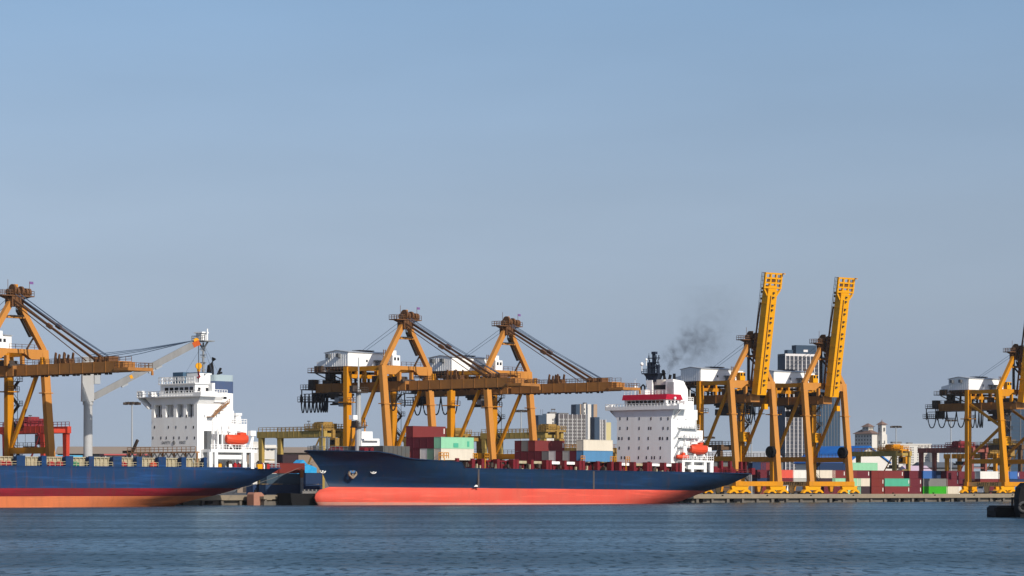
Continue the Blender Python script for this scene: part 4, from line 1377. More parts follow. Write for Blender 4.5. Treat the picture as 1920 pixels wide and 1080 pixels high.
for row, pxs in ((780, (294, 303, 315, 338, 350, 359)), (801, (290, 316, 330, 349, 363)), (821, (287, 302, 312, 326, 336, 351, 365))):
    for px in pxs: winf1(px, row)
for px, row in ((383, 780), (406, 780), (415, 802), (429, 802), (428, 812), (457, 812), (457, 813)):
    xx = X1(px, y0_); zz = Z1(row, xx, y0_)
    b = MB(); b.box(xx - 0.18, xx + 0.18, y0_ - 0.05, y0_ + 0.02, zz - 0.35, zz + 0.35)
    b.build("window", DARK if row > 810 else GREYP, hs1)
SLET = mat('grey_lettering', (0.22, 0.22, 0.22), 0.6)
zz = Z1(830, ax, 1.0)
lettering("SAFETY", 0.95, SLET, hs1, (ax - 0.03, 2.9, zz), (R(90), 0, R(-90)), name="lettering")
lettering("FIRST", 0.95, SLET, hs1, (ax - 0.03, -2.9, zz), (R(90), 0, R(-90)), name="lettering")
b = MB(); b.tube([(ax - 0.03, 0.15 + 0.42 * math.cos(t * math.pi / 6), zz + 0.42 * math.sin(t * math.pi / 6)) for t in range(13)], 0.1, 4, cap=False)
b.beam((ax - 0.04, 0.15, zz - 0.5), (ax - 0.04, 0.15, zz + 0.5), 0.16); b.beam((ax - 0.04, -0.35, zz), (ax - 0.04, 0.65, zz), 0.16)
b.build("safety_emblem", SLET, hs1)
# bridge deck, wheelhouse, wings
f0_ = X1(398, -6.5)
zW = 25.6
b = MB()
b.box(ax - 0.8, ax + 4.5, y0_ - 2.0, y1_ + 4.4, zW, zW + 0.25)
b.beam((ax + 0.6, y1_ + 0.6, zW - 2.6), (ax + 0.6, y1_ + 4.1, zW), 2.4, 0.3)
b.box(ax - 0.7, ax + 0.1, y1_ + 2.6, y1_ + 4.4, zW + 0.25, zW + 1.7); b.box(ax - 0.7, ax + 3, y1_ - 0.5, y1_ + 0.4, zW + 0.25, zW + 1.3)
b.box(ax - 0.8, ax - 0.65, y0_ - 2.0, y0_ + 0.6, zW + 0.25, zW + 1.0); b.box(ax - 0.8, ax + 4.5, y0_ - 2.0, y0_ - 1.85, zW + 0.25, zW + 1.2)
b.build("bridge_wing", WHITE2, ship1)
b = MB()
b.rail([(ax - 0.75, y0_ - 1.9, zW + 0.25), (ax - 0.75, y1_ + 4.3, zW + 0.25)], h=1.2, step=1.0, r=0.06)
b.build("railing", WHITE2, ship1)
b = MB()
b.box(ax + 0.9, ax + 6.5, y0_ + 1.8, y1_ - 2.2, zW + 0.25, zW + 3.0)
b.box(ax + 0.5, ax + 6.9, y0_ + 1.4, y1_ - 1.8, zW + 3.0, zW + 3.25)
b.box(ax + 2.6, ax + 6.5, y0_ + 2.2, y0_ + 6.6, zW + 3.25, zW + 5.6)
b.box(ax + 5.0, f0_ - 0.25, y0_ + 0.3, y0_ + 7.6, zW + 0.25, zW + 3.3)
wh1_ = b.build("wheelhouse", WHITE2, ship1)
for i in range(6):
    ya = y0_ + 2.4 + i * 1.75
    b = MB(); b.box(ax + 0.84, ax + 0.92, ya, ya + 1.25, zW + 1.1, zW + 2.3)
    b.build("window", GLASS, wh1_)
for i in range(2):
    b = MB(); b.box(ax + 1.8 + i * 2.4, ax + 2.6 + i * 2.4, y0_ + 1.74, y0_ + 1.82, zW + 1.3, zW + 2.2)
    b.build("window", GLASS, wh1_)
b = MB()
b.rail([(ax + 0.6, y0_ + 1.6, zW + 3.25), (ax + 0.6, y1_ - 2.0, zW + 3.25), (ax + 5.0, y1_ - 2.0, zW + 3.25)], h=1.5, step=1.0, r=0.07)
for k in range(5):
    b.box(ax + 0.56, ax + 0.66, y0_ + 5.2 + k * 1.6, y0_ + 6.1 + k * 1.6, zW + 3.7, zW + 4.6)
b.build("railing", WHITE2, wh1_)
b = MB(); b.box(ax + 1.6, ax + 3.6, y0_ + 6.8, y0_ + 10.4, zW + 3.25, zW + 5.9); b.box(ax + 2.6, ax + 6.4, y0_ + 2.2, y0_ + 6.6, zW + 5.6, zW + 5.8)
b.build("roof_house", mat("blue_grey_paint", (0.05, 0.10, 0.16), 0.5, dirt=0.3), wh1_)
b = MB()
mx1, my1 = ax + 4.2, y0_ + 2.6
b.tube([(mx1, my1, zW + 3.2), (mx1, my1, 38.4)], 0.36, 8, r1=0.2)
zz = 38.0
b.box(mx1 - 1.6, mx1 + 1.6, my1 - 2.2, my1 + 2.2, zz + 0.6, zz + 0.85)
for q in (-1.6, 1.6): b.beam((mx1, my1, zz - 1.2), (mx1, my1 + q, zz + 0.6), 0.3)
for q in range(5): b.box(mx1 - 0.8, mx1 + 0.8, my1 - 0.05, my1 + 0.05, 30.4 + q * 1.5, 30.6 + q * 1.5)
for q in (30.9, 33.6, 35.4, 36.8): b.box(mx1 - 0.2, mx1 + 0.2, my1 - 0.9, my1 + 0.9, q, q + 0.18)
b.rail([(mx1 - 1.6, my1 - 2.2, zz + 0.85), (mx1 - 1.6, my1 + 2.2, zz + 0.85), (mx1 + 1.6, my1 + 2.2, zz + 0.85)], step=0.7, r=0.06)
b.build("radar_mast", mat("grey_mast_paint", (0.2, 0.21, 0.22), 0.5, dirt=0.3), ship1)
b = MB(); b.box(mx1 - 0.9, mx1 + 0.6, my1 - 0.4, my1 + 1.6, zz + 0.9, zz + 2.6); b.box(mx1 - 1.2, mx1 + 0.9, my1 - 0.9, my1 + 2.0, zz + 2.6, zz + 2.9); b.tube([(mx1, my1 - 1.4, zz + 0.8), (mx1, my1 - 1.4, zz + 3.6)], 0.18, 6)
b.build("radar_scanner", WHITE2, ship1)
b = MB()
for y1 in (y0_ + 12, y0_ - 1): b.tube([(mx1, my1, 38.2), (mx1 + 0.5, y1, zW + 3)], 0.03, 4)
b.tube([(mx1, my1, 38.2), (xU1 - 1, my1 - 1, zW + 3.6)], 0.03, 4); b.tube([(mx1, my1, 37.4), (xU1 - 3, my1 - 1, zW + 3.6)], 0.03, 4)
b.build("mast_stay", ROPE, ship1)
# funnel
b = MB()
f0, f1 = X1(398, -6.5), X1(435, -6.5)
rbox(b, f0, f1, -7.6, 1.0, 8.8, 26.6, 1.2, 0)
rbox(b, f0, f1, -7.6, 1.0, 26.6, 29.4, 1.2, 1)
rbox(b, f0 + 0.002, f1, -7.6, 1.0, 29.4, 30.9, 1.2, 2)
fu1 = b.build("funnel", [WHITE2, mat("funnel_blue_band", (0.055, 0.085, 0.165), 0.45, dirt=0.2), mat("funnel_pale_band", (0.30, 0.37, 0.40), 0.45)], ship1)
b = MB()
b.tube([(f0 + 1.6, -4.0, 30.9), (f0 + 1.7, -4.0, 33.0), (f0 + 2.6, -4.2, 34.9)], 0.95, 10, r1=0.6)
b.build("exhaust_pipe", BLACK, fu1)
b = MB()
b.tube([(f0 + 3.6, -4.4, 30.9), (f0 + 4.6, -4.4, 32.6)], 0.3, 8); b.tube([(f0 + 4.2, -4.0, 31.3), (f0 + 5.3, -4.0, 31.6)], 0.25, 8)
b.build("exhaust_pipe", BLACK, fu1)
b = MB()
b.box(f0 - 1.2, f0 + 2.8, -8.6, -7.61, 24.4, 26.2)
b.rail([(f0 - 1.2, -8.6, 26.2), (f0 + 2.8, -8.6, 26.2)], step=0.8, r=0.06)
b.build("casing_block", WHITE2, hs1)
b = MB(); b.box(f0 + 0.9, f0 + 2.6, -8.66, -8.6, 25.2, 25.7)
b.build("vent", BLACK, hs1)
RUSTST = mat("rusty_stair", (0.30, 0.16, 0.08), 0.7, dirt=0.6)
b = MB()
for (a0, z0, a1, z1) in ((f0 - 2.0, 21.0, f0 + 0.2, 22.6), (f0 - 0.2, 22.4, f0 + 3.0, 24.3)):
    b.beam((a0, -8.9, z0), (a1, -8.9, z1), 0.9, 0.18)
    b.rail([(a0, -9.3, z0), (a1, -9.3, z1)], h=0.9, step=0.8, r=0.05)
b.box(f0 - 3.2, f0 - 1.8, -9.35, -8.02, 20.8, 21.0); b.box(f0 - 0.6, f0 + 1, -9.35, -8.02, 22.35, 22.5)
b.build("outer_stair", RUSTST, hs1)
b = MB()
b.box(xL1 - 4.6, xL1 - 3.6, y0_ + 0.6, y0_ + 2.5, 19.4, 22.5); b.tube([(xL1 - 1.6, y0_ + 1.6, 19.4), (xL1 - 1.6, y0_ + 1.6, 21.4)], 0.9, 12); b.tube([(xL1 - 1.6, y0_ + 1.6, 21.4), (xL1 - 1.6, y0_ + 1.6, 22.0)], 1.15, 12)
b.rail([(xU1, y0_ + 0.1, 19.4), (xL1, y0_ + 0.1, 19.4)], step=0.9, r=0.06)
b.build("ventilator", WHITE2, hs1)
# lattice lashing bridge in front of the house
b = MB()
lx = ax - 3.6
for y in range(-11, 12, 2):
    b.beam((lx, y, 10.0), (lx - 0.01, y + 1.9, 12.4), 0.2, 0.2); b.beam((lx, y + 1.9, 10.0), (lx + 0.02, y, 12.4), 0.2, 0.2)
b.build("lattice", GREYP, ship1)
b = MB()
b.box(lx - 0.6, lx + 0.8, -12, 12, 12.4, 12.7)
b.rail([(lx - 0.6, -12, 12.7), (lx - 0.6, 12, 12.7)], step=1.6, r=0.06)
for y in range(-12, 13, 4): b.box(lx - 0.1, lx + 0.3, y, y + 0.3, 8.8, 12.4)
b.build("lashing_bridge", RUSTST, ship1)
b = MB(); b.prism([(lx - 0.4, 8.8), (ax - 0.4, 8.8), (ax - 0.4, 10.8), (lx + 0.8, 10.6)], 'y', -9, 9)
b.build("deck_store", DARK, ship1)
b = MB(); b.beam((lx, 11.0, 12.6), (lx, 9.0, 15.6), 0.5, 0.6); b.beam((lx, 14, 12.8), (lx, 11, 12.8), 0.8, 0.6)
b.build("gangway_arm", DARK, ship1)
# boat deck and lifeboat
q0, q1 = X1(395, -11.4), X1(481, -11.4)
b = MB()
b.box(q0, q1, -11.6, -8.02, 12.6, 13.3)
for px in (396, 406, 459, 474):
    x = X1(px, -11.6)
    b.box(x - 0.5, x + 0.5, -11.55, -10.8, 8.8, 12.6)
b.box(X1(402, -11), X1(452, -11), -11.2, -10.6, 11.0, 12.0)
b.box(q0, q1 - 3, -8.6, -8.1, 8.8, 12.6)
b.build("boat_deck", WHITE2, ship1)
b = MB()
lb0, lb1 = X1(424, -10.6), X1(464, -10.6)
for x in (lb0 + 1.2, lb1 - 1.5):
    b.beam((x, -8.6, 13.3), (x, -9.0, 17.8), 0.35, 0.45); b.beam((x, -9.0, 17.6), (x, -11.0, 17.2), 0.35, 0.4)
    b.beam((x + 0.8, -11.0, 13.3), (x, -10.6, 14.5), 0.3, 0.3); b.beam((x - 0.8, -11.0, 13.3), (x, -10.6, 14.5), 0.3, 0.3)
b.beam((X1(471, -10), -10, 13.3), (X1(476, -10), -10, 17.6), 0.3); b.beam((X1(466, -10), -10, 13.3), (X1(476, -10), -10, 17.6), 0.3); b.box(X1(468, -10), X1(478, -10), -10.4, -9.4, 16.6, 17.8)
for px in (408, 416): 
    x = X1(px, -10); b.beam((x, -10, 13.3), (x, -10, 18.0), 0.4); b.box(x - 0.3, x + 1.4, -10.2, -9.2, 16.8, 17.6)
b.beam((X1(404, -9), -9, 13.3), (X1(402, -9), -9, 21.3), 0.15)
b.rail([(q0, -11.5, 13.3), (q1, -11.5, 13.3)], step=1.0, r=0.05)
b.build("davit", WHITE2, ship1)
b = MB(); boat(b, lb0, lb1, -10.6, 15.5, 2.7, 2.6); rbox(b, lb1 - 2.9, lb1 - 0.8, -11.4, -9.8, 16.1, 17.3, 0.5); rbox(b, lb0 + 1.2, lb1 - 1.6, -11.5, -9.7, 15.9, 16.7, 0.5)
b.build("lifeboat", ORANGE, ship1)
b = MB(); x = X1(391, -9); b.box(x - 0.6, x + 0.8, -9.2, -8.1, 13.2, 17.6); x = X1(414, -9.8); b.box(x - 0.3, x + 0.3, -9.9, -9.3, 14.4, 17.4)
b.build("door", DGREY, hs1)
b = MB()
for i, px in enumerate((400, 412, 430, 442, 455, 486, 492, 500)):
    b = MB(); x = X1(px, -10.8); b.box(x - 0.6, x + 0.6, -11.2, -10.4, 8.8, 9.6 + 0.4 * (i % 3)); b.box(x - 0.4, x + 0.4, -11.1, -10.5, 9.6 + 0.4 * (i % 3), 9.9 + 0.4 * (i % 3))
    b.build("deck_locker", DARK, ship1)
for px in (437, 443):
    b = MB(); x = X1(px, -10); b.tube([(x - 1.2, -9.7, 13.9), (x + 1.2, -9.7, 13.9)], 0.6, 10)
    b.build("liferaft_canister", DARK, ship1)
for i, (px, row, c) in enumerate(((412, 872, BRIGHT), (441, 873, RED), (431, 872, WHITE2), (489, 867, BRIGHT), (485, 871, BRIGHT), (492, 874, RED), (493, 871, WHITE2), (502, 873, RED), (448, 874, MAROON))):
    x = X1(px, -11); z = Z1(row, x, -11)
    b = MB(); rbox(b, x - 0.5, x + 0.5, -11.3, -10.5, 8.8, min(9.9, max(9.2, z + 0.6)), 0.25); b.box(x - 0.2, x + 0.2, -11.1, -10.7, min(9.9, max(9.2, z + 0.6)), min(9.9, max(9.2, z + 0.6)) + 0.3)
    b.build("mooring_bollard", c, ship1)
b = MB()
tp = [p for p in h1.top[0] if p[0] > q1 - 3]
b.rail([(p[0] - 0.1, p[1] + 0.3, p[2]) for p in tp] + [(p[0] - 0.2, -p[1] - 0.3, p[2]) for p in tp[-1:]], step=1.2, r=0.05)
x = X1(517, -8); b.tube([(x, -8, 9), (x, -8, 13.5)], 0.25, 6)
b.build("railing", GREYP, ship1)

# ------------------------------------------------------------------ freight containers
CC = {'shaded': (0.035, 0.06, 0.088), 'shaded_navy': (0.014, 0.034, 0.08), 'maroon': (0.115, 0.0184, 0.0276), 'brown': (0.15, 0.025, 0.02), 'brick': (0.155, 0.027, 0.027), 'white': (0.621, 0.6095, 0.575), 'cream': (0.575, 0.5175, 0.4255), 'mint': (0.23, 0.483, 0.3105), 'teal': (0.069, 0.3335, 0.2185), 'green': (0.0345, 0.322, 0.0172), 'grey': (0.1667, 0.1667, 0.161), 'palegrey': (0.345, 0.345, 0.322), 'blue': (0.0403, 0.115, 0.322), 'steel blue': (0.0747, 0.1955, 0.345), 'navy': (0.0161, 0.0345, 0.0862), 'coral': (0.575, 0.0862, 0.0598), 'dark': (0.0403, 0.0253, 0.0299), 'sage': (0.138, 0.2415, 0.1725)}  # first two blues darkened: the ships' shadow put into their colour
def cmat(c):
    return mat(c.replace(' ', '_') + "_container_paint", CC[c], 0.5, dirt=0.35, dirt_col=tuple(v * 0.6 + 0.012 for v in CC[c]), scale=0.6, streak=True)
CMESH = {}
def container_mesh(L, H):
    if (L, H) in CMESH: return CMESH[(L, H)]
    b = MB(); Wd = 2.44
    def wall(p0, p1, inward, n):            # corrugated sheet between two plan points
        p0, p1 = Vector(p0), Vector(p1); v = []; k = 0
        for i in range(n):
            for t, d in ((0, 0), (.25, 0), (.5, 1), (.75, 1)):
                q = p0.lerp(p1, (i + t) / n) + Vector(inward) * (0.045 * d)
                v += [(q.x, q.y, 0.14), (q.x, q.y, H - 0.1)]; k += 1
        v += [(p1.x, p1.y, 0.14), (p1.x, p1.y, H - 0.1)]
        b.add(v, [(2 * i, 2 * i + 2, 2 * i + 3, 2 * i + 1) for i in range(k)])
    e = 0.03
    wall((0.12, e, 0), (L - 0.12, e, 0), (0, 1, 0), int(L * 3)); wall((0.12, Wd - e, 0), (L - 0.12, Wd - e, 0), (0, -1, 0), int(L * 3))
    wall((e, 0.12, 0), (e, Wd - 0.12, 0), (1, 0, 0), 7); wall((L - e, 0.12, 0), (L - e, Wd - 0.12, 0), (-1, 0, 0), 7)
    for x in (0, L - 0.16):
        for y in (0, Wd - 0.16):
            b.box(x, x + 0.16, y, y + 0.16, 0, H)
    for y in (0, Wd - 0.1):
        b.box(0.16, L - 0.16, y, y + 0.1, 0.01, 0.15); b.box(0.16, L - 0.16, y, y + 0.1, H - 0.11, H - 0.01)
    for x in (0, L - 0.1):
        b.box(x, x + 0.1, 0.16, Wd - 0.16, 0.01, 0.15); b.box(x, x + 0.1, 0.16, Wd - 0.16, H - 0.11, H - 0.01)
    b.box(0.1, L - 0.1, 0.1, Wd - 0.1, H - 0.06, H - 0.03); b.box(0.1, L - 0.1, 0.1, Wd - 0.1, 0.05, 0.1)
    me = (b.v, b.f)
    CMESH[(L, H)] = me
    return me
def patch(o, x0, x1, z0, z1, col, name="logo_patch"):
    b = MB(); b.box(x0, x1, -0.012, 0.02, z0, z1)
    return b.build(name, mat("patch_" + col.replace(' ', '_'), CC[col], 0.5), o)

CCACHE = {}
def container(loc, rotz, L, H, col, label, group):
    key = (L, H, col)
    if key not in CCACHE:
        v, f = container_mesh(L, H)
        b = MB(); b.v, b.f, b.m = list(v), list(f), [0] * len(f)
        o = b.build("container", cmat(col)); CCACHE[key] = o.data
    else:
        o = bpy.data.objects.new("container", CCACHE[key]); COL.objects.link(o)
    o.location = loc; o.rotation_euler = (0, 0, rotz)
    tag(o, label, "container", group)
    if col in ('brick', 'brown', 'maroon', 'coral', 'blue', 'teal') and (len(label) % 3) < 2:
        patch(o, L - 0.75, L - 0.42, H * 0.35, H * 0.82, 'white', 'code_marking')
    return o
GS = "containers stacked on the deck of the ship with the coral bottom"
HC = 2.9
def ship_bay(px_corner, rows, zbase, L=12.19):
    s0 = F1.S(px_corner, YC - 11.6)
    for r, tier, col, label in rows:
        o = container(F1.w(s0, YC - 11.6 + 2.47 * r, zbase + tier * (HC + 0.02)), F1.a, L, HC, col, label, GS)
        if col == 'mint': patch(o, 4.6, 6.4, 0.3, 1.4, 'teal'); patch(o, 9.7, 10.5, 0.5, 1.9, 'teal')
zb = 11.35
ship_bay(827, [
    (0, 0, 'cream', "cream container under the pale green one in the foremost stack on the ship"),
    (0, 1, 'mint', "pale green container with darker green patches on top of a cream one"),
    (1, 0, 'sage', "grey-green container showing only its end beside the cream one below the pale green one"),
    (2, 0, 'white', "white container showing its marked end right of the maroon bottom row"),
    (3, 0, 'maroon', "dark maroon container in the bottom tier just left of the white container end"),
    (4, 0, 'maroon', "dark maroon container at the left end of the bottom tier below the topmost brown one"),
    (1, 1, 'maroon', "dark maroon container directly left of the pale green one in the second tier"),
    (2, 1, 'maroon', "dark maroon container second to the left of the pale green one in the second tier"),
    (3, 1, 'maroon', "dark maroon container third to the left of the pale green one, under the topmost one"),
    (4, 1, 'maroon', "dark maroon container at the left end of the second tier, under the topmost brown one"),
    (4, 2, 'brick', "reddish brown container alone on the third tier, topmost of the foremost stack on the ship"),
], zb)
ship_bay(751, [(1, 0, 'brown', "brown container low on the foredeck right of the grey hatch, nearest the side"),
               (2, 0, 'maroon', "maroon container half hidden behind the low brown one on the foredeck")], zb - 0.9, 6.06)
ship_bay(1094, [
    (0, 0, 'steel blue', "steel blue container under the cream one nearest the white bridge house"),
    (0, 1, 'cream', "cream container on top of the steel blue one nearest the white bridge house"),
    (1, 0, 'maroon', "maroon container end just left of the steel blue container's dark end"),
    (2, 0, 'palegrey', "pale grey container end between two maroon ones left of the steel blue one"),
    (3, 0, 'maroon', "maroon container end just right of the white end in the bottom row"),
    (4, 0, 'white', "white container end in the bottom row, below the long brown one"),
    (5, 0, 'grey', "blue-grey container end just left of the white one below the brown one"),
    (6, 0, 'maroon', "dark maroon container in the bottom row, just left of the blue-grey end"),
    (7, 0, 'maroon', "dark maroon container in the bottom row right under the long brown one"),
    (8, 0, 'maroon', "dark maroon container in the bottom row right under the grey end"),
    (9, 0, 'maroon', "dark maroon container at the far left of the bottom row"),
    (7, 1, 'brick', "brown container showing its long side on top of the dark maroon row"),
    (8, 1, 'grey', "grey container end between two maroon ones in the top row"),
    (9, 1, 'maroon', "maroon container at the left end of the top row, left of the grey end"),
], zb)

GY = "containers stacked on the yard behind the quay"
def yard(frame, px, y, tier, L, col, label, H=2.6, z=None):
    s = frame.S(px, y)
    return container(frame.w(s, y, (QZ + 0.01 + tier * (H + 0.01)) if z is None else z), frame.a, L, H, col, label, GY)
# right of the two raised cranes
Yd = 38
T = 12.19; D_ = 6.06
rows = [
    (1634, Yd, 0, D_, 'brown', "brown container at the bottom of the short stack left of the teal one"),
    (1634, Yd, 1, D_, 'brown', "brown container in the middle of the short stack left of the teal one"),
    (1634, Yd + 2.6, 2, D_, 'brown', "brown container on top of the short stack left of the teal one"),
    (1659, Yd, 0, T, 'brick', "brick red container on the ground under the teal one"),
    (1659, Yd, 1, T, 'teal', "bright teal container between the brick red one and the brown top tier"),
    (1647, Yd + 2.6, 2, T, 'brick', "long brick red container topmost above the bright teal one"),
    (1705, Yd, 0, D_, 'maroon', "maroon container at the bottom of the three-high stack left of the green container"),
    (1705, Yd, 1, D_, 'maroon', "maroon container in the middle of the three-high stack left of the grey container"),
    (1705, Yd + 2.6, 2, D_, 'maroon', "maroon container on top of the three-high stack left of the blue container"),
    (1731, Yd, 0, T, 'green', "bright green container on the ground under the grey one"),
    (1731, Yd, 1, T, 'grey', "grey container lying on the bright green one"),
    (1731, Yd + 2.6, 2, D_, 'blue', "blue container on the left half of the grey one"),
    (1752, Yd + 2.6, 2, D_, 'navy', "navy container on the right half of the grey one"),
    (1775, Yd, 0, D_, 'cream', "beige container on the ground right of the bright green one"),
    (1775, Yd, 1, D_, 'maroon', "maroon container on the beige one right of the grey container"),
    (1775, Yd, 2, D_, 'maroon', "maroon container topmost above the beige one right of the navy container"),
    (1607, Yd, 0, D_, 'dark', "dark container on the ground beside the right foot of the raised crane"),
    (1607, Yd, 1, D_, 'cream', "cream container under a maroon one beside the right foot of the raised crane"),
    (1607, Yd, 2, D_, 'maroon', "maroon container under the long pale green one beside the right foot of the raised crane"),
    (1598, Yd + 9, 3, T, 'mint', "long pale green container topmost right beside the leg of the raised crane"),
    (1590, Yd, 1, D_, 'mint', "pale green container in the second tier just right of the crane leg"),
    (1584, Yd, 2, D_, 'brick', "brick red container topmost just right of the crane leg, with a white mark"),
    (1590, Yd, 0, D_, 'mint', "pale green container on the ground behind the crane wheels"),
    # between the raised cranes
    (1561, Yd, 2, D_, 'brick', "brick red container between the right crane's legs, beside the cream one"),
    (1561, Yd, 1, D_, 'mint', "pale green container under the brick red one between the right crane's legs"),
    (1529, Yd, 2, T * 0.75, 'cream', "cream container between the right crane's legs below the blue one"),
    (1529, Yd, 1, T * 0.75, 'dark', "dark container under the cream one between the right crane's legs"),
    (1533, Yd + 22, 4, T, 'blue', "blue container topmost between the right crane's legs"),
    (1533, Yd + 22, 3, T, 'navy', "navy container under the topmost blue one between the right crane's legs"),
    (1463, Yd, 2, D_, 'coral', "coral red container behind the leg of the left raised crane"),
    (1487, Yd, 2, D_, 'white', "upper white container left of the right raised crane's front leg"),
    (1487, Yd, 1, D_, 'palegrey', "pale grey container under the white one left of the right raised crane's front leg"),
    (1463, Yd, 1, D_, 'maroon', "maroon container under the coral red one behind the yellow sill beam"),
    (1420, Yd, 2, D_, 'maroon', "maroon container just right of the blue ship's stern"),
    (1420, Yd, 1, D_, 'navy', "navy container low behind the crane sill right of the blue ship's stern"),
    (1427, Yd + 22, 3, D_, 'brick', "brick red container high up behind the ship's stern, beside the dark one"),
    (1411, Yd + 22, 3, D_, 'navy', "navy container high up behind the ship's stern railing"),
    (1425, Yd, 0, D_, 'brick', "brick red container on the ground behind the crane wheels right of the ship's stern"),
    (1455, Yd, 0, D_, 'teal', "teal container on the ground behind the wheels of the left raised crane"),
    (1545, Yd, 0, D_, 'maroon', "maroon container on the ground behind the wheels of the right raised crane"),
    (1515, Yd, 0, D_, 'navy', "navy container on the ground between the wheels of the two raised cranes"),
    # behind the right-hand crane
    (1795, Yd + 16, 0, D_, 'white', "white container low beside the dark front of the right-hand crane's stack"),
    (1795, Yd + 16, 2, D_, 'maroon', "maroon container behind the landside leg of the right-hand crane"),
    (1820, Yd + 16, 2, D_, 'maroon', "maroon container just left of the white one behind the right-hand crane"),
    (1838, Yd + 8, 2, T, 'white', "white container above the crane's sign beam at the right"),
    (1838, Yd + 8, 1, T, 'brick', "brick red container under the white one behind the sign beam at the right"),
    (1820, Yd + 16, 1, D_, 'dark', "dark container behind the sign beam of the right-hand crane"),
    (1818, Yd + 8, 0, D_, 'navy', "navy container on the ground behind the right-hand crane's wheels"),
    (1852, Yd + 8, 0, D_, 'maroon', "maroon container on the ground below the sign beam of the right-hand crane"),
    (1890, Yd + 8, 2, D_, 'blue', "bright blue container at the right behind the crane's front leg"),
    (1908, Yd + 8, 2, D_, 'maroon', "maroon container at the right picture edge beside the bright blue one"),
    (1893, Yd + 8, 1, T, 'navy', "navy container under the bright blue one at the right picture edge"),
    (1893, Yd + 8, 0, T, 'steel blue', "steel blue container on the ground at the right picture edge"),
    (1775, Yd + 24, 2, T, 'navy', "navy container behind the maroon stack, left of the right-hand crane's leg"),
]
for px, y, tier, L, col, label in rows:
    yard(F2, px, y, tier, L, col, label)
# dark row of stacks behind, seen end on
for k, (px, tier, col, label) in enumerate([
    (1668, 2, 'maroon', "dark maroon container in the back row behind the teal one"),
    (1722, 2, 'navy', "dark navy container in the back row behind the three-high maroon stack"),
    (1622, 2, 'maroon', "dark maroon container in the back row left of the brown stack"),
    (1790, 2, 'navy', "dark navy container in the back row right of the beige one"),
    (1845, 2, 'dark', "dark container in the back row above the white one at the right"),
    (1880, 2, 'navy', "dark navy container in the back row behind the rightmost crane leg"),
    (1560, 3, 'navy', "dark navy container in the back row right of the glass tower's foot")]):
    for t in range(tier):
        yard(F2, px, Yd + 34, t, T, ('maroon', 'navy')[(k + t) % 2], label.replace("in the back row", ("at the foot of the back row", "second in the back row", "third in the back row")[t]))
    yard(F2, px, Yd + 34, tier, T, col, label.replace("in the back row", "on top of the back row"))

# stacks between the two ships
for px, y, z, L, H, col, label in (
    (506, 5, 8.0, 12.19, 2.6, 'brown', "brown container topmost in the gap between the two ships"),
    (500, 5, 5.3, 12.19, 2.6, 'shaded', "slate blue container under the brown one in the gap between the two ships"),
    (498, 5, 2.62, 12.19, 2.6, 'shaded_navy', "dark blue container on the quay under the slate blue one between the two ships"),
    (573, 12, 5.3, 6.06, 2.9, 'navy', "upper navy container right under the bow of the ship with the coral bottom"),
    (573, 12, 2.32, 6.06, 2.9, 'navy', "lower navy container on the quay under the bow of the ship with the coral bottom"),
    (474, 9, 2.62, 6.06, 2.6, 'navy', "navy container on the quay just behind the left ship's stern"),
    (528, 20, 10.4, 6.06, 2.6, 'dark', "dark container above the brown one between the two ships")):
    yard(F1, px, y, 0, L, col, label, H, z)

# ------------------------------------------------------------------ small things on the quay between the ships
TARP = mat("blue_tarpaulin", (0.02, 0.26, 0.55), 0.5, dirt=0.5, dirt_col=(0.10, 0.45, 0.70), scale=1.2)
s = F1.S(557, 16)
t = thing("covered_stack", "stack covered with a bright blue tarpaulin right beside the ship's bow", "tarpaulin stack", F1.w(s, 16, QZ), F1.a)
b = MB(); b.box(0.1, 6.8, 0.1, 2.4, 0, 5.6); b.build("stack", DARK, t)
b = MB(); b.prism([(-0.1, 5.6), (7.0, 5.4), (7.0, 7.2), (6.0, 7.6), (3.6, 8.2), (2.2, 9.3), (0.9, 8.4), (-0.1, 8.1)], 'y', -0.1, 2.6)
b.build("tarpaulin", TARP, t)
s = F1.S(566, 4)
t = thing("quay_pillar", "rust-stained pale pillar standing between the two ships' hulls", "pillar", F1.w(s, 4, QZ), F1.a)
b = MB(); b.tube([(0, 0, 0), (0, 0, 4.6)], 0.42, 10); b.box(-0.7, 0.7, -0.7, 0.7, 0, 0.5); b.build("shaft", mat("streaked_pillar_paint", (0.30, 0.30, 0.30), 0.7, dirt=0.7, scale=1.5), t)
b = MB(); b.tube([(0, 0, 4.6), (0, 0, 6.6)], 0.48, 10); b.tube([(0, 0, 6.6), (0, 0, 6.9)], 0.25, 8); b.build("cap", mat("rust_orange", (0.40, 0.14, 0.04), 0.7, dirt=0.5), t)
s = F1.S(479, -3)
t = thing("mooring_dolphin", "pinkish concrete mooring block in the water below the left ship's stern", "mooring block", F1.w(s, -3, 0), F1.a)
b = MB(); b.prism([(-1.7, -1), (1.7, -1), (1.7, 2.6), (0.9, 3.2), (-1.2, 3.2), (-1.7, 2.7)], 'y', -1.2, 1.2); b.build("block", mat("pinkish_concrete", (0.30, 0.15, 0.105), 0.85, dirt=0.6, dirt_col=(0.25, 0.11, 0.08), scale=0.8), t)
b = MB(); b.tube([(0.3, 0.4, 3.2), (0.3, 0.4, 3.8)], 0.3, 8); b.build("bollard", BLACK, t)
s = F1.S(505, -4.5)
t = thing("work_pontoon", "pale weathered work pontoon floating beside the pinkish mooring block", "pontoon", F1.w(s, -4.5, 0), F1.a)
b = MB(); b.box(-3.0, 3.4, -1.2, 1.2, 1.5, 2.2); b.build("deck", CONC, t)
b = MB(); b.box(-2.8, 3.2, -1.1, 1.1, -0.4, 1.0); b.box(-2.4, -1.8, -1.0, 1.0, 1.0, 1.5); b.box(1.9, 2.5, -1.0, 1.0, 1.0, 1.5); b.build("float", CONCD, t)
s = F1.S(532, -9)
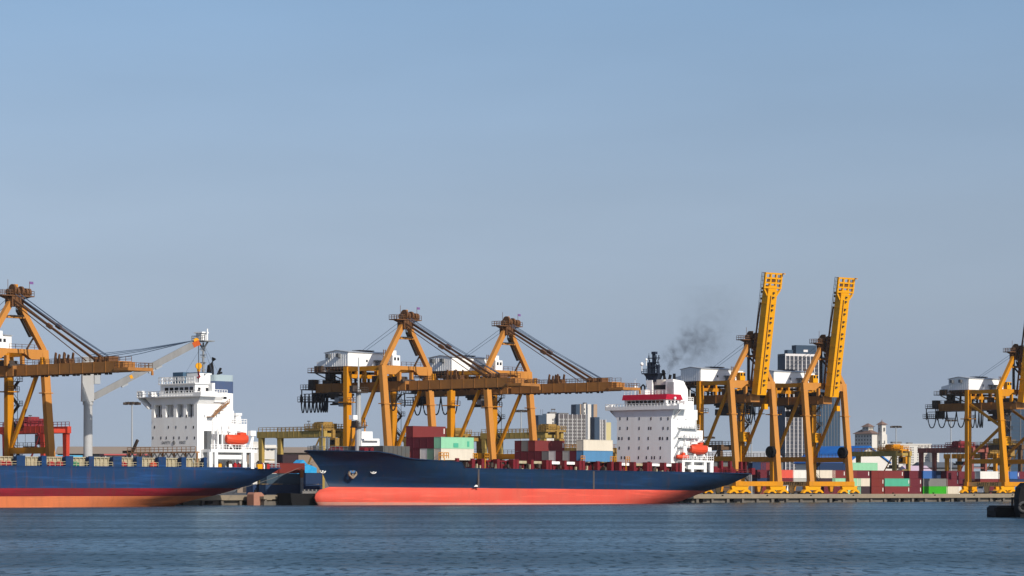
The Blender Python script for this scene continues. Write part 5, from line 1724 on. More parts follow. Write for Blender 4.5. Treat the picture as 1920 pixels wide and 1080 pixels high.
t = thing("barge", "low black barge moored under the bow of the ship with the coral bottom", "barge", F1.w(s, -9, 0), F1.a)
b = MB(); b.prism([(0, 3.0), (0.6, -0.5), (15.5, -0.5), (16.5, 3.2), (8, 2.7)], 'y', -2.4, 2.4); b.build("hull", BLACK, t)
b = MB(); b.box(4, 16.3, -2.5, -2.2, 2.9, 3.5)
for i in range(9): b.box(4.4 + i * 1.35, 4.9 + i * 1.35, -2.6, -2.1, 3.5, 3.9)
b.build("gunwale", mat("scuffed_steel", (0.16, 0.16, 0.16), 0.6, dirt=0.6, scale=2), t)

# mooring lines
def line(p0, p1, sag, label):
    b = MB(); p0, p1 = Vector(p0), Vector(p1)
    b.tube([p0.lerp(p1, k / 10) - Vector((0, 0, sag * (1 - (2 * k / 10 - 1) ** 2))) for k in range(11)], 0.04, 5)
    tag(b.build("mooring_line", mat("weathered_rope", (0.17, 0.16, 0.14), 0.8)), label, "rope", "mooring lines of the two ships")
sa = S1REF + 157.0
line(F1.w(sa, YC - 5, 8.6), F1.w(sa + 9, -0.4, QZ + 0.5), 0.4, "thin mooring line from the left ship's stern down to the quay")
line(F1.w(S2REF + 6, YC + 3, 11.0), F1.w(S2REF - 16, -0.2, QZ + 0.5), 0.6, "thin mooring line from the coral-bottomed ship's bow down to the quay on the left")

# ------------------------------------------------------------------ yard gantry cranes
def rtg(frame, px, y, span, h, cols, label, trolley=0.7, wheel=7.0, turn=0.0):
    s = frame.S(px, y)
    root = thing("yard_gantry", label, "yard crane", frame.w(s, y, QZ), frame.a + turn, "rubber-tyred gantry cranes on the container yard")
    body, trol = cols
    hw = wheel / 2; GD = 1.7
    for x in (-hw, hw):
        b = MB(); b.box(x - 0.6, x + 0.6, -1.2, span + 1.2, h - GD, h)
        for q in range(int(span / 2)):
            b.box(x - 0.66, x + 0.66, q * 2 + 0.4, q * 2 + 0.55, h - GD, h)
        b.build("girder", body, root)
        b = MB(); b.rail([(x, -1.2, h), (x, span + 1.2, h)], step=1.5, r=0.06); b.build("railing", trol, root)
        for yy in (0.0, span):
            b = MB(); b.loft((x, yy, 1.6, 0.8, 1.0), (x, yy, h - GD, 1.1, 1.5)); b.build("leg", body, root)
    for yy in (0.0, span):
        b = MB(); b.box(-hw - 1.5, hw + 1.5, yy - 0.5, yy + 0.5, 1.2, 2.0); b.build("sill", body, root)
        b = MB(); b.box(-hw + 0.62, hw - 0.62, yy - 0.4, yy + 0.4, h - 1.6, h - 0.6); b.build("end_tie", body, root)
        b = MB(); b.box(-hw + 0.5, hw - 0.5, yy - 0.12, yy + 0.12, h * 0.55, h * 0.55 + 0.3); b.build("cross_tie", body, root)
        for x in (-hw - 0.8, -hw + 0.9, hw - 0.9, hw + 0.8):
            b = MB(); b.tube([(x, yy - 0.35, 0.75), (x, yy + 0.35, 0.75)], 0.75, 12); b.build("wheel", BLACK, root)
    ty = span * trolley
    b = MB(); b.box(-hw - 0.9, hw + 0.9, ty - 3, ty + 3, h + 0.05, h + 0.7)
    b.box(-2.5, 1.0, ty - 2.2, ty + 0.4, h + 0.7, h + 2.4); b.tube([(-1.8, ty + 1.6, h + 1.5), (1.8, ty + 1.6, h + 1.5)], 0.9, 10); b.box(1.5, 2.8, ty - 2, ty - 0.6, h + 0.7, h + 2.0)
    b.rail([(-hw - 0.9, ty - 3, h + 0.7), (-hw - 0.9, ty + 3, h + 0.7)], step=1.0, r=0.07); b.rail([(-hw - 0.9, ty - 3, h + 0.7), (hw + 0.9, ty - 3, h + 0.7)], step=1.0, r=0.07)
    tr = b.build("trolley", trol, root)
    b = MB(); b.box(-1.2, 1.0, ty - 5.4, ty - 3.2, h - 4.4, h - 1.9); b.box(-0.6, 0.4, ty - 3.8, ty - 3.2, h - 1.9, h + 0.3)
    b.build("operator_cab", trol, tr)
    b = MB(); b.box(-1.26, -1.2, ty - 5.2, ty - 3.5, h - 3.7, h - 2.4); b.build("window", GLASS, tr)
    b = MB()
    for x in (-1.6, 1.6):
        b.tube([(x, ty, h), (x, ty, h - 5.5)], 0.06, 4)
    b.box(-3, 3, ty - 0.6, ty + 0.6, h - 6.1, h - 5.5); b.box(-1.4, 1.4, ty - 1.0, ty + 1.0, h - 5.5, h - 4.8)
    b.build("spreader", DARK, tr)
    b = MB(); b.beam((-hw - 0.5, 0.6, 2.2), (-hw - 0.5, span * 0.2, h * 0.5), 0.5, 0.14); b.beam((-hw - 0.5, span * 0.2, h * 0.5), (-hw - 0.5, 0.6, h - 2), 0.5, 0.14)
    b.box(-hw + 0.2, hw - 0.2, span + 0.6, span + 1.9, 2.0, 4.4); b.box(hw - 0.6, hw + 0.6, -1.3, -0.6, 2.2, 3.9)
    b.build("engine_box", trol, root)
    b = MB(); b.tube([(-hw, span * 0.22, h), (-hw, span * 0.22, h + 2.6)], 0.07, 5); b.box(-hw - 0.1, -hw + 0.5, span * 0.22 - 0.1, span * 0.22 + 0.5, h + 2.5, h + 2.7)
    b.build("floodlight", DARK, root)
    return root
OLIVE = mat("dull_yellow_paint", (0.36, 0.25, 0.07), 0.55, dirt=0.5, dirt_col=(0.12, 0.12, 0.05), scale=0.5)
OLIVE2 = mat("machinery_yellow", (0.30, 0.18, 0.045), 0.55, dirt=0.6, dirt_col=(0.08, 0.07, 0.05), scale=1.5)
REDC = mat("crane_red", (0.45, 0.05, 0.028), 0.5, dirt=0.4, dirt_col=(0.2, 0.03, 0.03), scale=0.6)
REDC2 = mat("machinery_red", (0.22, 0.025, 0.03), 0.5, dirt=0.6, dirt_col=(0.05, 0.04, 0.05), scale=1.5)
PINKR = mat("faded_crane_red", (0.24, 0.08, 0.06), 0.6, dirt=0.5, dirt_col=(0.12, 0.05, 0.05), scale=0.6)
BRN = mat("brown_machinery_paint", (0.10, 0.06, 0.035), 0.6, dirt=0.5)
def rtg_right(frame, px_left, y_near, *a, **k):   # px of the landward left leg
    return rtg(frame, px_left, y_near, *a, **k)
rtg(F1, 622, 24, 23.5, 17.2, (OLIVE, OLIVE2), "dull yellow yard gantry standing alone above the gap between the two ships", 0.12)
rtg(F1, 103, 26, 23.5, 17.0, (REDC, REDC2), "bright red yard gantry behind the leftmost yellow crane's legs", 0.4)
rtg(F1, 1034, 34, 23.5, 18.4, (OLIVE, OLIVE2), "dull yellow yard gantry behind the middle container stack, in front of the grey apartment blocks", 0.05)
rtg(F1, 884, 60, 23.5, 17.6, (OLIVE2, OLIVE2), "bright yellow yard gantry behind the pale green container", 0.3)
rtg(F1, 1140, 95, 23.5, 15.5, (OLIVE2, YEL), "orange-yellow yard gantry left of the white bridge house, by the pale yellow building", 0.2)
rtg(F2, 1365, 38, 23.5, 15.6, (BRN, BRN), "dark brown yard gantry just right of the white bridge house", 0.7)
rtg(F2, 1690, 66, 23.5, 14.8, (OLIVE, YEL), "yellow and dark yard gantry in front of the white hotel with the bell tower", 0.15)
rtg(F2, 1834, 62, 23.5, 16.3, (PINKR, REDC2), "faded red yard gantry behind the right-hand crane's rear leg", 0.35)
rtg(F2, 1878, 90, 23.5, 14.8, (YEL, OLIVE2), "yellow yard gantry seen between the legs of the right-hand crane", 0.2)
rtg(F2, 1925, 60, 23.5, 17.5, (BRN, OLIVE2), "brown yard gantry at the right picture edge in front of the blue tower", 0.5)

# ------------------------------------------------------------------ light masts
def light_mast(px, dist, row, label):
    X = (px - 960) / FPX * dist
    H = EYE + (HOR - row) * dist / FPX - QZ
    root = thing("light_mast", label, "light mast", (X, dist, QZ), 0.3, "tall floodlight masts on the container yard")
    b = MB(); b.tube([(0, 0, 0), (0, 0, H)], 0.32, 8, r1=0.16); b.build("pole", GREYP, root)
    b = MB()
    for k in range(8):
        a = k * math.pi / 4
        b.beam((0, 0, H - 0.4), (1.7 * math.cos(a), 1.7 * math.sin(a), H - 0.1), 0.12)
    b.tube([(1.2 * math.cos(k * math.pi / 8), 1.2 * math.sin(k * math.pi / 8), H - 0.2) for k in range(17)], 0.1, 4, cap=False)
    b.build("lamp_ring", DARK, root)
    for k in range(8):
        a = k * math.pi / 4
        x, y = 1.8 * math.cos(a), 1.8 * math.sin(a)
        b = MB(); b.prism([(-0.35, -0.35), (0.35, -0.35), (0.25, 0.25), (-0.25, 0.25)], 'x', -0.4, 0.4)
        b.build("lamp", DARK, root, loc=(x, y, H - 0.45), rotz=a)
light_mast(247.5, 730, 753, "tall pale floodlight mast between the grey deck crane and the left ship's bridge")
light_mast(977, 900, 768, "tall floodlight mast between the legs of the middle crane")
light_mast(1680, 1080, 798, "tall floodlight mast in front of the long white building")
light_mast(1783, 1090, 786, "tall floodlight mast just left of the right-hand crane's rear leg")
light_mast(1409, 960, 752, "tall floodlight mast behind the left raised crane's legs")
light_mast(1329, 1000, 818, "short floodlight mast just right of the white bridge house")

# ------------------------------------------------------------------ ship far behind the yard
def far_ship():
    Yv = 1150
    root = thing("cargo_ship", "distant white ship's bridge with a yellow funnel seen behind the foremast", "ship", ((672 - 960) / FPX * Yv, Yv, QZ), R(35))
    k = Yv / FPX
    b = MB(); b.prism([(-30, -2), (34, -2), (40, 8), (-36, 8)], 'y', -7, 7); b.build("hull", DGREY, root)
    b = MB(); b.box(-3, 6, -6, 6, 8, 20.6); b.box(-2, 5, -7.5, 7.5, 20.6, 21.4); b.box(-1, 4, -4, 4, 21.4, 24.2)
    hs = b.build("bridge_house", WHITE2, root)
    b = MB(); b.box(-3.5, 0.5, -1, 5, 21.42, 26.0); b.prism([(-3.0, 26.0), (0.2, 26.0), (-0.6, 28), (-2.2, 28)], 'y', 0, 4); b.build("funnel", YEL, root)
    for i in range(4):
        b = MB(); b.box(-3.06, -3.0, -4.5 + i * 2.6, -3.7 + i * 2.6, 18.2, 19.2); b.build("window", GLASS, hs)
    for i in range(4):
        b = MB(); b.box(-1.06, -1.0, -3.6 + i * 1.9, -2.2 + i * 1.9, 22.4, 23.4); b.build("window", GLASS, hs)
    b = MB(); b.tube([(2, -1.5, 24.2), (2, -1.5, 29)], 0.3, 6); b.box(1.8, 2.2, -3.5, 0.5, 26.4, 26.7); b.build("mast", YEL, root)
far_ship()

# ------------------------------------------------------------------ buildings behind the yard
def place(px, dist): return ((px - 960) / FPX * dist, dist, QZ)
def Hh(row, dist): return EYE + (HOR - row) * dist / FPX - QZ
def wmat(name, col): return mat(name, col, 0.7, dirt=0.15, dirt_col=tuple(c * 0.6 for c in col), scale=0.05)
BW = wmat("white_render", (0.55, 0.53, 0.49)); BG = wmat("grey_render", (0.12, 0.12, 0.125)); BD = wmat("blue_grey_cladding", (0.03, 0.052, 0.085)); BC = wmat("cream_render", (0.48, 0.42, 0.22)); BF = wmat("white_fins", (0.56, 0.54, 0.54)); BT = wmat("tan_render", (0.33, 0.235, 0.16))
ROOFB = mat("bright_blue_roofing", (0.008, 0.10, 0.36), 0.5, dirt=0.3, dirt_col=(0.05, 0.25, 0.5), scale=0.1)
ROOFR = mat("brown_tile_roof", (0.17, 0.11, 0.09), 0.8, dirt=0.4, scale=0.3)
def windows(root, cells, maker, m, name="window"):
    """first hundred cells one by one, the rest together"""
    for c in cells[:100]:
        b = MB(); maker(b, c); b.build(name, m, root)
    if len(cells) > 100:
        b = MB()
        for c in cells[100:]: maker(b, c)
        o = b.build(name, m, root); o["kind"] = "stuff"

# glass tower with white fins
def fin_tower():
    d = 2600; k = d / FPX; a = R(24)
    root = thing("tower_block", "tall grey glass office tower with white vertical fins behind the raised cranes", "tower", place(1473, d), a)
    Wf = 104 * k / math.cos(a); Dp = 12 * k / math.sin(a) ; H = Hh(663, d)
    GW = mat("tower_glazing", (0.035, 0.04, 0.055), 0.3, dirt=0.6, dirt_col=(0.10, 0.10, 0.11), scale=0.25)
    b = MB(); b.box(0, Wf * 0.62, 0.5, Dp, 0, H - 2); b.build("wall", GW, root)
    b = MB(); b.box(Wf * 0.62, Wf, 0.52, Dp, 0, H - 2.01); b.box(-0.3, 0.0, 0.5, Dp, 0, H); b.build("side_wall", BD, root)
    b = MB(); b.box(-0.3, Wf * 0.64, 0, Dp, H - 2, H); b.build("parapet", BF, root)
    for i in range(9):
        x = Wf * 0.62 * i / 8
        b = MB(); b.box(x - 0.36, x + 0.36, -0.3, 0.48, 0, H - 2); b.build("fin", BF, root)
    b = MB()
    for i in range(int(H / 3.4)):
        b.box(0.02, Wf * 0.62, 0.36, 0.46, i * 3.4, i * 3.4 + 0.7)
    b.build("floor_band", BG, root)
    b = MB(); b.box(Wf * 0.24, Wf * 0.62, 4, Dp - 2, H, H + 8); b.box(Wf * 0.08, Wf * 0.18, 4, Dp - 4, H, H + 3.6); b.build("plant_room", BD, root)
    b = MB(); b.box(Wf * 0.38, Wf * 0.46, 3.8, 4.0, H + 2, H + 4); b.build("roof_sign", BF, root)
fin_tower()
def glass_block():
    d = 2400; k = d / FPX; a = R(24)
    root = thing("tower_block", "lower dark blue glass block in front of the tower with white fins", "tower", place(1531, d), a)
    Wf = 46 * k / math.cos(a); H = Hh(742, d)
    b = MB(); b.box(0, Wf, 0, 18, 0, H); b.build("wall", mat("dark_blue_glazing", (0.03, 0.06, 0.10), 0.2), root)
    for i in range(9):
        b = MB(); b.box(Wf * i / 8 - 0.25, Wf * i / 8 + 0.25, -0.25, -0.0, 0, H); b.build("mullion", BG, root)
    b = MB()
    for i in range(int(H / 3.2)): b.box(0.3, Wf - 0.3, -0.12, -0.02, i * 3.2, i * 3.2 + 0.5)
    b.build("floor_band", BD, root)
glass_block()
def right_tower():
    d = 2600; k = d / FPX
    root = thing("tower_block", "hazy dark blue tower at the right picture edge", "tower", place(1894, d), R(18))
    H = Hh(757, d)
    b = MB(); b.box(0, 30, 0, 20, 0, H); b.build("wall", BD, root)
    b = MB()
    for i in range(int(H / 3.4)): b.box(0.5, 29.5, -0.2, -0.01, i * 3.4, i * 3.4 + 1.2)
    b.build("window_band", mat("dark_blue_glazing", (0.03, 0.06, 0.10), 0.2), root)
    for i in range(4):
        b = MB(); b.box(i * 9.8, i * 9.8 + 0.7, -0.5, -0.22, 0, H); b.build("pier", BG, root)
    b = MB(); b.box(8, 24, 4, 16, H, H + 4); b.build("plant_room", BD, root)
right_tower()
# apartment blocks left of the white bridge
def flats():
    d = 2800; k = d / FPX; a = R(20)
    GL = mat("flat_window_glass", (0.26, 0.26, 0.25), 0.3)
    root = thing("apartment_block", "wide grey apartment block with white piers and rows of pale windows", "apartment block", place(1048, d), a)
    Wf = 51 * k / math.cos(a); H = Hh(777, d)
    b = MB(); b.box(0, Wf, 0.4, 16, 0, H); b.build("wall", wmat("warm_grey_render", (0.09, 0.082, 0.085)), root)
    for i in range(7):
        b = MB(); b.box(Wf * i / 6 - 0.24, Wf * i / 6 + 0.24, -0.4, 0.38, 0, H + 0.4); b.build("pier", BF, root)
    cells = [(i, j) for i in range(12) for j in range(10)]
    def mk(b, c):
        x = Wf * (c[0] + 0.5) / 12; z = H - 5.5 - c[1] * 3.25
        if z > 1: b.box(x - 0.75, x + 0.75, 0.28, 0.42, z, z + 1.5)
    windows(root, [c for c in cells if H - 5.5 - c[1] * 3.25 > 1], mk, GL)
    b = MB(); b.box(1, Wf * 0.4, 3, 13, H, H + 1.6); b.build("roof_house", BG, root)
    root = thing("apartment_block", "white and dark blue stepped block left of the wide grey apartment block", "apartment block", place(1010, d), a)
    H2 = Hh(777, d); w0 = 16 * k; w1 = 33 * k; w2 = 39.5 * k
    b = MB(); b.box(0, w0, 0.5, 12, 0, H2 - 0.6); b.build("dark_wing", BD, root)
    b = MB(); b.box(w0, w1, 0, 12, 0, H2 + 0.8); b.build("white_wing", BW, root)
    b = MB(); b.box(w1, w2, 0.3, 12, 0, H2); b.build("grey_wing", BG, root)
    for j in range(5):
        b = MB(); b.box(w0 + 5.8, w0 + 7.0, -0.05, 0.02, H2 - 6 - j * 3.2, H2 - 4 - j * 3.2); b.build("window", GLASS, root)
    b = MB(); b.box(w0 + 4, w2 - 1, 2, 9, H2 + 0.8, H2 + 2.6); b.build("roof_house", BG, root)
    b = MB()
    for x in (4, 6, 15, 18): b.tube([(x, 5, H2), (x, 5, H2 + 5)], 0.15, 4)
    b.box(14.5, 19, 4.9, 5.1, H2 + 4.6, H2 + 5.6); b.build("antenna", DARK, root)
    d2 = 3000; k = d2 / FPX
    root = thing("apartment_block", "tallest striped apartment tower with white, dark and tan strips behind the grey block", "apartment tower", place(1080, d2), a)
    H3 = Hh(758, d2)
    for i, (x0, x1, m_, top) in enumerate(((0, 8, BD, 0), (8, 10.5, BT, 0.2), (10.5, 16, BG, 0), (16, 20.5, BW, 0.6), (20.5, 23.5, BD, 0.1), (23.5, 31, BW, 0.2), (31, 35.5, BD, 0), (35.5, 43, BT, 0.2))):
        b = MB(); b.box(x0 * k, x1 * k, 0.3 * (i % 2), 14, 0, H3 + top); b.build("wall_strip", m_, root)
    b = MB(); b.box(20 * k, 24 * k, 3, 9, H3, H3 + 2); b.build("roof_house", BG, root)
    for j in range(4):
        b = MB(); b.box(16.6 * k, 18.4 * k, -0.05 + 0.3, 0.32, H3 - 6 - j * 4, H3 - 4 - j * 4); b.build("window", GLASS, root)
    root = thing("apartment_block", "blue-grey apartment block with a pale yellow end wall beside the white bridge", "apartment block", place(1115, d), a)
    k = d / FPX; H4 = Hh(783, d)
    b = MB(); b.box(0, 10 * k, 0.3, 12, 0, H4 + 0.5); b.build("blue_wing", BD, root)
    b = MB(); b.box(10 * k, 23 * k, 0.5, 12, 0, H4 - 2); b.build("grey_wing", BG, root)
    b = MB(); b.box(23 * k, 33 * k, 0, 12, 0, H4 - 4.5); b.build("yellow_wing", BC, root)
    for x in (10.4, 14.5, 22):
        b = MB(); b.box(x * k, x * k + 0.7, 0.0, 0.5, 0, H4 - 1.8); b.build("pier", BF, root)
    for j in range(8):
        for x in (11.6, 17):
            b = MB(); b.box(x * k, (x + 1.6) * k, 0.42, 0.52, H4 - 6 - j * 3.2, H4 - 4.6 - j * 3.2); b.build("window", GL, root)
flats()
# hotel with bell tower and long white block
def hotel():
    d = 2700; k = d / FPX; a = R(38)
    root = thing("hotel", "white hotel with brown hipped roofs, a cupola and a slender bell tower", "hotel", place(1635, d), a)
    c_, s_ = math.cos(a), math.sin(a)
    Wn = 28 * k / s_; Ws = 11 * k / c_; H = Hh(813, d)
    b = MB(); b.box(0, Ws, 0, Wn, 0, H); wall = b.build("wall", BW, root)
    b = MB(); q = 1.8
    b.add([(-q, -q, H), (Ws + q, -q, H), (Ws + q, Wn + q, H), (-q, Wn + q, H), (Ws * 0.35, Wn * 0.3, H + 4.2), (Ws * 0.65, Wn * 0.3, H + 4.2), (Ws * 0.65, Wn * 0.7, H + 4.2), (Ws * 0.35, Wn * 0.7, H + 4.2)],
          [(0, 3, 2, 1), (0, 1, 5, 4), (1, 2, 6, 5), (2, 3, 7, 6), (3, 0, 4, 7), (4, 5, 6, 7)])
    b.build("roof", ROOFR, root)
    cx, cy = Ws * 0.6, Wn * 0.42
    b = MB(); b.box(cx - 3.2, cx + 3.2, cy - 4, cy + 4, H + 2, H + 6.4)
    cu = b.build("cupola", BW, root)
    b = MB(); b.add([(cx - 4.4, cy - 5.2, H + 6.4), (cx + 4.4, cy - 5.2, H + 6.4), (cx + 4.4, cy + 5.2, H + 6.4), (cx - 4.4, cy + 5.2, H + 6.4), (cx, cy - 1, H + 9.6), (cx, cy + 1, H + 9.6)], [(0, 3, 2, 1), (0, 1, 4), (1, 2, 5, 4), (2, 3, 5), (3, 0, 4, 5)])
    b.build("roof", ROOFR, cu)
    for j in range(4):
        b = MB(); b.box(cx - 3.26, cx - 3.2, cy - 3.4 + j * 1.9, cy - 2.4 + j * 1.9, H + 4, H + 5.6); b.build("window", GLASS, cu)
        b = MB(); b.box(cx - 2.8 + j * 1.6, cx - 2.0 + j * 1.6, cy - 4.06, cy - 4.0, H + 4, H + 5.6); b.build("window", GLASS, cu)
    for i in range(6):
        for j in range(6):
            y = Wn * (i + 0.5) / 6; z = H - 3.2 - j * 3.3
            b = MB(); b.box(-0.06, 0.02, y - 0.7, y + 0.7, z, z + 1.7); b.build("window", DGREY, root)
    # bell tower
    tx, ty = 22 * k, -2
    b = MB(); TH = Hh(796, d); b.box(tx - 3.4, tx + 3.4, ty - 3.4, ty + 3.4, 0, TH - 9); b.box(tx - 2.6, tx + 2.6, ty - 2.6, ty + 2.6, TH - 9, TH)
    tw = b.build("bell_tower", BW, root)
    b = MB(); b.add([(tx - 4, ty - 4, TH), (tx + 4, ty - 4, TH), (tx + 4, ty + 4, TH), (tx - 4, ty + 4, TH), (tx, ty, TH + 3.4)], [(0, 3, 2, 1), (0, 1, 4), (1, 2, 4), (2, 3, 4), (3, 0, 4)]); b.tube([(tx, ty, TH + 3), (tx, ty, TH + 4.6)], 0.3, 5); b.build("roof", ROOFR, tw)
    for zz in (TH - 6, TH - 18):
        b = MB(); b.box(tx - 0.7, tx + 0.7, ty - 3.5, ty - 2.55, zz, zz + 3.2); b.box(tx - 3.5, tx - 2.55, ty - 0.7, ty + 0.7, zz, zz + 3.2); b.build("window", DGREY, tw)
    gh = Hh(838, d)
    b = MB(); b.prism([(12 * k, 0), (40 * k, 0), (40 * k, gh * 0.72), (36 * k, gh * 0.78), (32 * k, gh * 0.95), (28 * k, gh), (18 * k, gh), (14 * k, gh * 0.8), (12 * k, gh * 0.75)], 'y', -9, 5); b.build("gabled_wing", BW, root)
    b = MB(); b.box(11.5 * k, 41 * k, -10, 6, gh * 0.55, gh * 0.55 + 1.2); b.build("cornice", ROOFR, root)
    b = MB(); b.box(9 * k, 19 * k, 2, 14, 0, Hh(822, d)); b.box(8.6 * k, 19.5 * k, 1.5, 14.5, Hh(822, d), Hh(822, d) + 1.6); b.build("link_wing", BG, root)
hotel()
def long_block():
    d = 3600; k = d / FPX; a = R(12)
    root = thing("office_block", "long white building with rows of small paired windows beside the hotel", "office building", place(1664, d), a)
    Wf = 84 * k / math.cos(a); H = Hh(834, d)
    b = MB(); b.box(0, Wf, 0, 20, 0, H); b.build("wall", BW, root)
    b = MB(); b.box(-0.6, Wf + 0.6, -0.8, 20.5, H, H + 1.4); b.build("parapet", BW, root)
    cells = [(i, j) for j in range(8) for i in range(24)]
    def mk(b, c):
        g, q = divmod(c[0], 4)
        x = Wf * (g + 0.12) / 6 + q * 1.75 ; z = H - 4.2 - c[1] * 3.0
        b.box(x, x + 1.1, -0.08, 0.02, z, z + 1.6)
    windows(root, [c for c in cells if c[0] % 4 != 3], mk, DGREY)
    b = MB(); b.box(8, 20, 4, 12, H + 1.4, H + 4); b.box(28, 34, 4, 12, H + 1.4, H + 3); b.build("roof_house", BG, root)
    root = thing("office_block", "lower white annex at the right end of the long white building", "office building", place(1748, d), a)
    H2 = Hh(847, d)
    b = MB(); b.box(0.1, 9, 0, 16, 0, H2); b.box(0.1, 9.4, -0.4, 16.2, H2, H2 + 1); b.build("wall", BW, root)
    for j in range(6):
        for i in range(2):
            b = MB(); b.box(1.6 + i * 3.2, 3.2 + i * 3.2, -0.06, 0.02, H2 - 4 - j * 3, H2 - 2.4 - j * 3); b.build("window", DGREY, root)
long_block()
def shed(px0, px1, row_eave, row_ridge, dist, ang, depth, wallm, roofm, label, name="warehouse", gable_front=True):
    k = dist / FPX
    root = thing(name, label, "warehouse", place(px0, dist), ang)
    Wf = (px1 - px0) * k / math.cos(ang); e = Hh(row_eave, dist); r = Hh(row_ridge, dist)
    if gable_front:
        b = MB(); b.prism([(0, 0), (Wf, 0), (Wf, e), (Wf / 2, r), (0, e)], 'y', 0, depth); b.build("wall", wallm, root)
        b = MB(); b.prism([(-1, e - 0.3), (Wf / 2, r), (Wf + 1, e - 0.3), (Wf + 1, e + 0.5), (Wf / 2, r + 0.9), (-1, e + 0.5)], 'y', -1, depth + 1); b.build("roof", roofm, root)
    else:
        b = MB(); b.box(0, Wf, 0, depth, 0, e); b.build("wall", wallm, root)
        b = MB(); b.prism([(-1.5, e - 0.2), (depth / 2, r), (depth + 1.5, e - 0.2)], 'x', -1, Wf + 1); b.build("roof", roofm, root)
        n = max(2, int(Wf / 12))
        for i in range(n):
            b = MB(); b.box(Wf * (i + 0.2) / n, Wf * (i + 0.7) / n, -0.06, 0.02, 0.2, e * 0.7); b.build("door", DARK, root)
    return root
shed(1590, 1676, 868, 838, 1700, R(40), 42, BW, ROOFB, "white warehouse with a bright blue gabled roof right of the raised crane's leg")
shed(1640, 1668, 878, 864, 1750, R(40), 24, BW, ROOFB, "small white warehouse with a blue gabled roof under the yellow yard gantry")
LAV = wmat("pale_lavender_roofing", (0.55, 0.42, 0.50))
shed(1706, 1746, 884, 873, 1500, R(10), 20, BG, LAV, "low shed with a pale pinkish roof beside the yellow yard gantry", gable_front=False)
shed(1735, 1800, 876, 866, 1900, R(10), 30, BG, DGREY, "dark grey shed behind the faded red yard gantry", gable_front=False)
TANR = wmat("tan_roofing", (0.27, 0.215, 0.165))
shed(108, 300, 850, 836, 1300, R(6), 40, DGREY, TANR, "long low warehouse with a tan roof behind the grey deck crane", gable_front=False)
shed(445, 600, 848, 837, 1350, R(6), 40, wmat("pale_tan_wall", (0.25, 0.19, 0.145)), TANR, "long low warehouse with a tan roof seen between the two ships", gable_front=False)
shed(645, 790, 852, 842, 1300, R(6), 40, DGREY, TANR, "low tan-roofed warehouse behind the foremast of the coral-bottomed ship", gable_front=False)
shed(1320, 1470, 862, 845, 1300, R(6), 40, BG, wmat("pale_grey_roofing", (0.4, 0.4, 0.4)), "pale grey warehouse between the white bridge and the raised crane", gable_front=False)
# white works building and small items
root = thing("works_building", "small white building with blue-grey shutters right of the left ship's lifeboat", "building", place(474, 1100), R(12))
b = MB(); b.box(0, 4.6, 0, 8, 0, Hh(828, 1100)); b.box(4.6, 9.0, 0.5, 8, 0, Hh(834, 1100)); b.box(-0.3, 9.3, -0.4, 8.3, Hh(838, 1100) - 0.5, Hh(838, 1100)); b.build("wall", BW, root)
for x in (0.8, 2.6, 5.4, 7.0):
    b = MB(); b.box(x, x + 1.1, -0.06, 0.02, Hh(843, 1100), Hh(839, 1100)); b.build("window", BD, root)
root = thing("roofed_shelter", "flat light blue roofed shelter on the yard left of the grey deck crane", "shelter", place(97, 800), R(20))
b = MB(); b.box(0, 8.5, 0, 6, Hh(857, 800), Hh(853.5, 800)); b.build("roof", mat("light_blue_roofing", (0.08, 0.33, 0.52), 0.5), root)
for x in (0.4, 8.0):
    for y in (0.4, 5.4):
        b = MB(); b.box(x, x + 0.3, y, y + 0.3, 0, Hh(857, 800)); b.build("post", GREYP, root)
root = thing("roofed_shelter", "long red roofed shelter on the yard right of the grey deck crane", "shelter", place(195, 800), R(20))
b = MB(); b.box(0, 14, 0, 6, Hh(853.5, 800), Hh(851, 800)); b.build("roof", mat("dull_red_roofing", (0.36, 0.08, 0.08), 0.6), root)
for x in (0.4, 7, 13.4):
    for y in (0.4, 5.4):
        b = MB(); b.box(x, x + 0.3, y, y + 0.3, 0, Hh(853.5, 800)); b.build("post", GREYP, root)

# trucks on the quay seen through the crane legs
def truck(frame, px, y, m_, label):
    s = frame.S(px, y)
    root = thing("truck", label, "truck", frame.w(s, y, QZ), frame.a, "yard trucks on the quay")
    b = MB(); b.prism([(0, 0.6), (2.0, 0.6), (2.0, 2.9), (0.5, 2.9), (0.1, 1.9)], 'y', 0, 2.4); cab_ = b.build("cab", m_, root)
    b = MB(); b.prism([(0.09, 1.92), (0.3, 1.92), (0.58, 2.7), (0.40, 2.7)], 'y', 0.15, 2.25); b.box(0.7, 1.5, -0.03, 0.02, 1.8, 2.6); b.build("window", GLASS, cab_)
    b = MB(); b.box(1.8, 9.5, 0.3, 2.1, 0.9, 1.2); b.box(1.2, 9.4, 0.7, 1.7, 0.6, 0.9); b.build("chassis", DARK, root)
    for x in (0.9, 2.9, 7.6, 8.8):
        for yy in (0.0, 2.0):
            b = MB(); b.tube([(x, yy, 0.5), (x, yy + 0.4, 0.5)], 0.5, 12); b.build("wheel", BLACK, root)
truck(F2, 1475, 12, WHITE2, "white yard truck seen under the crane's SAFETY FIRST beam between the two raised cranes")
truck(F2, 1843, 12, WHITE2, "white yard truck seen under the right-hand crane's SAFETY FIRST beam")

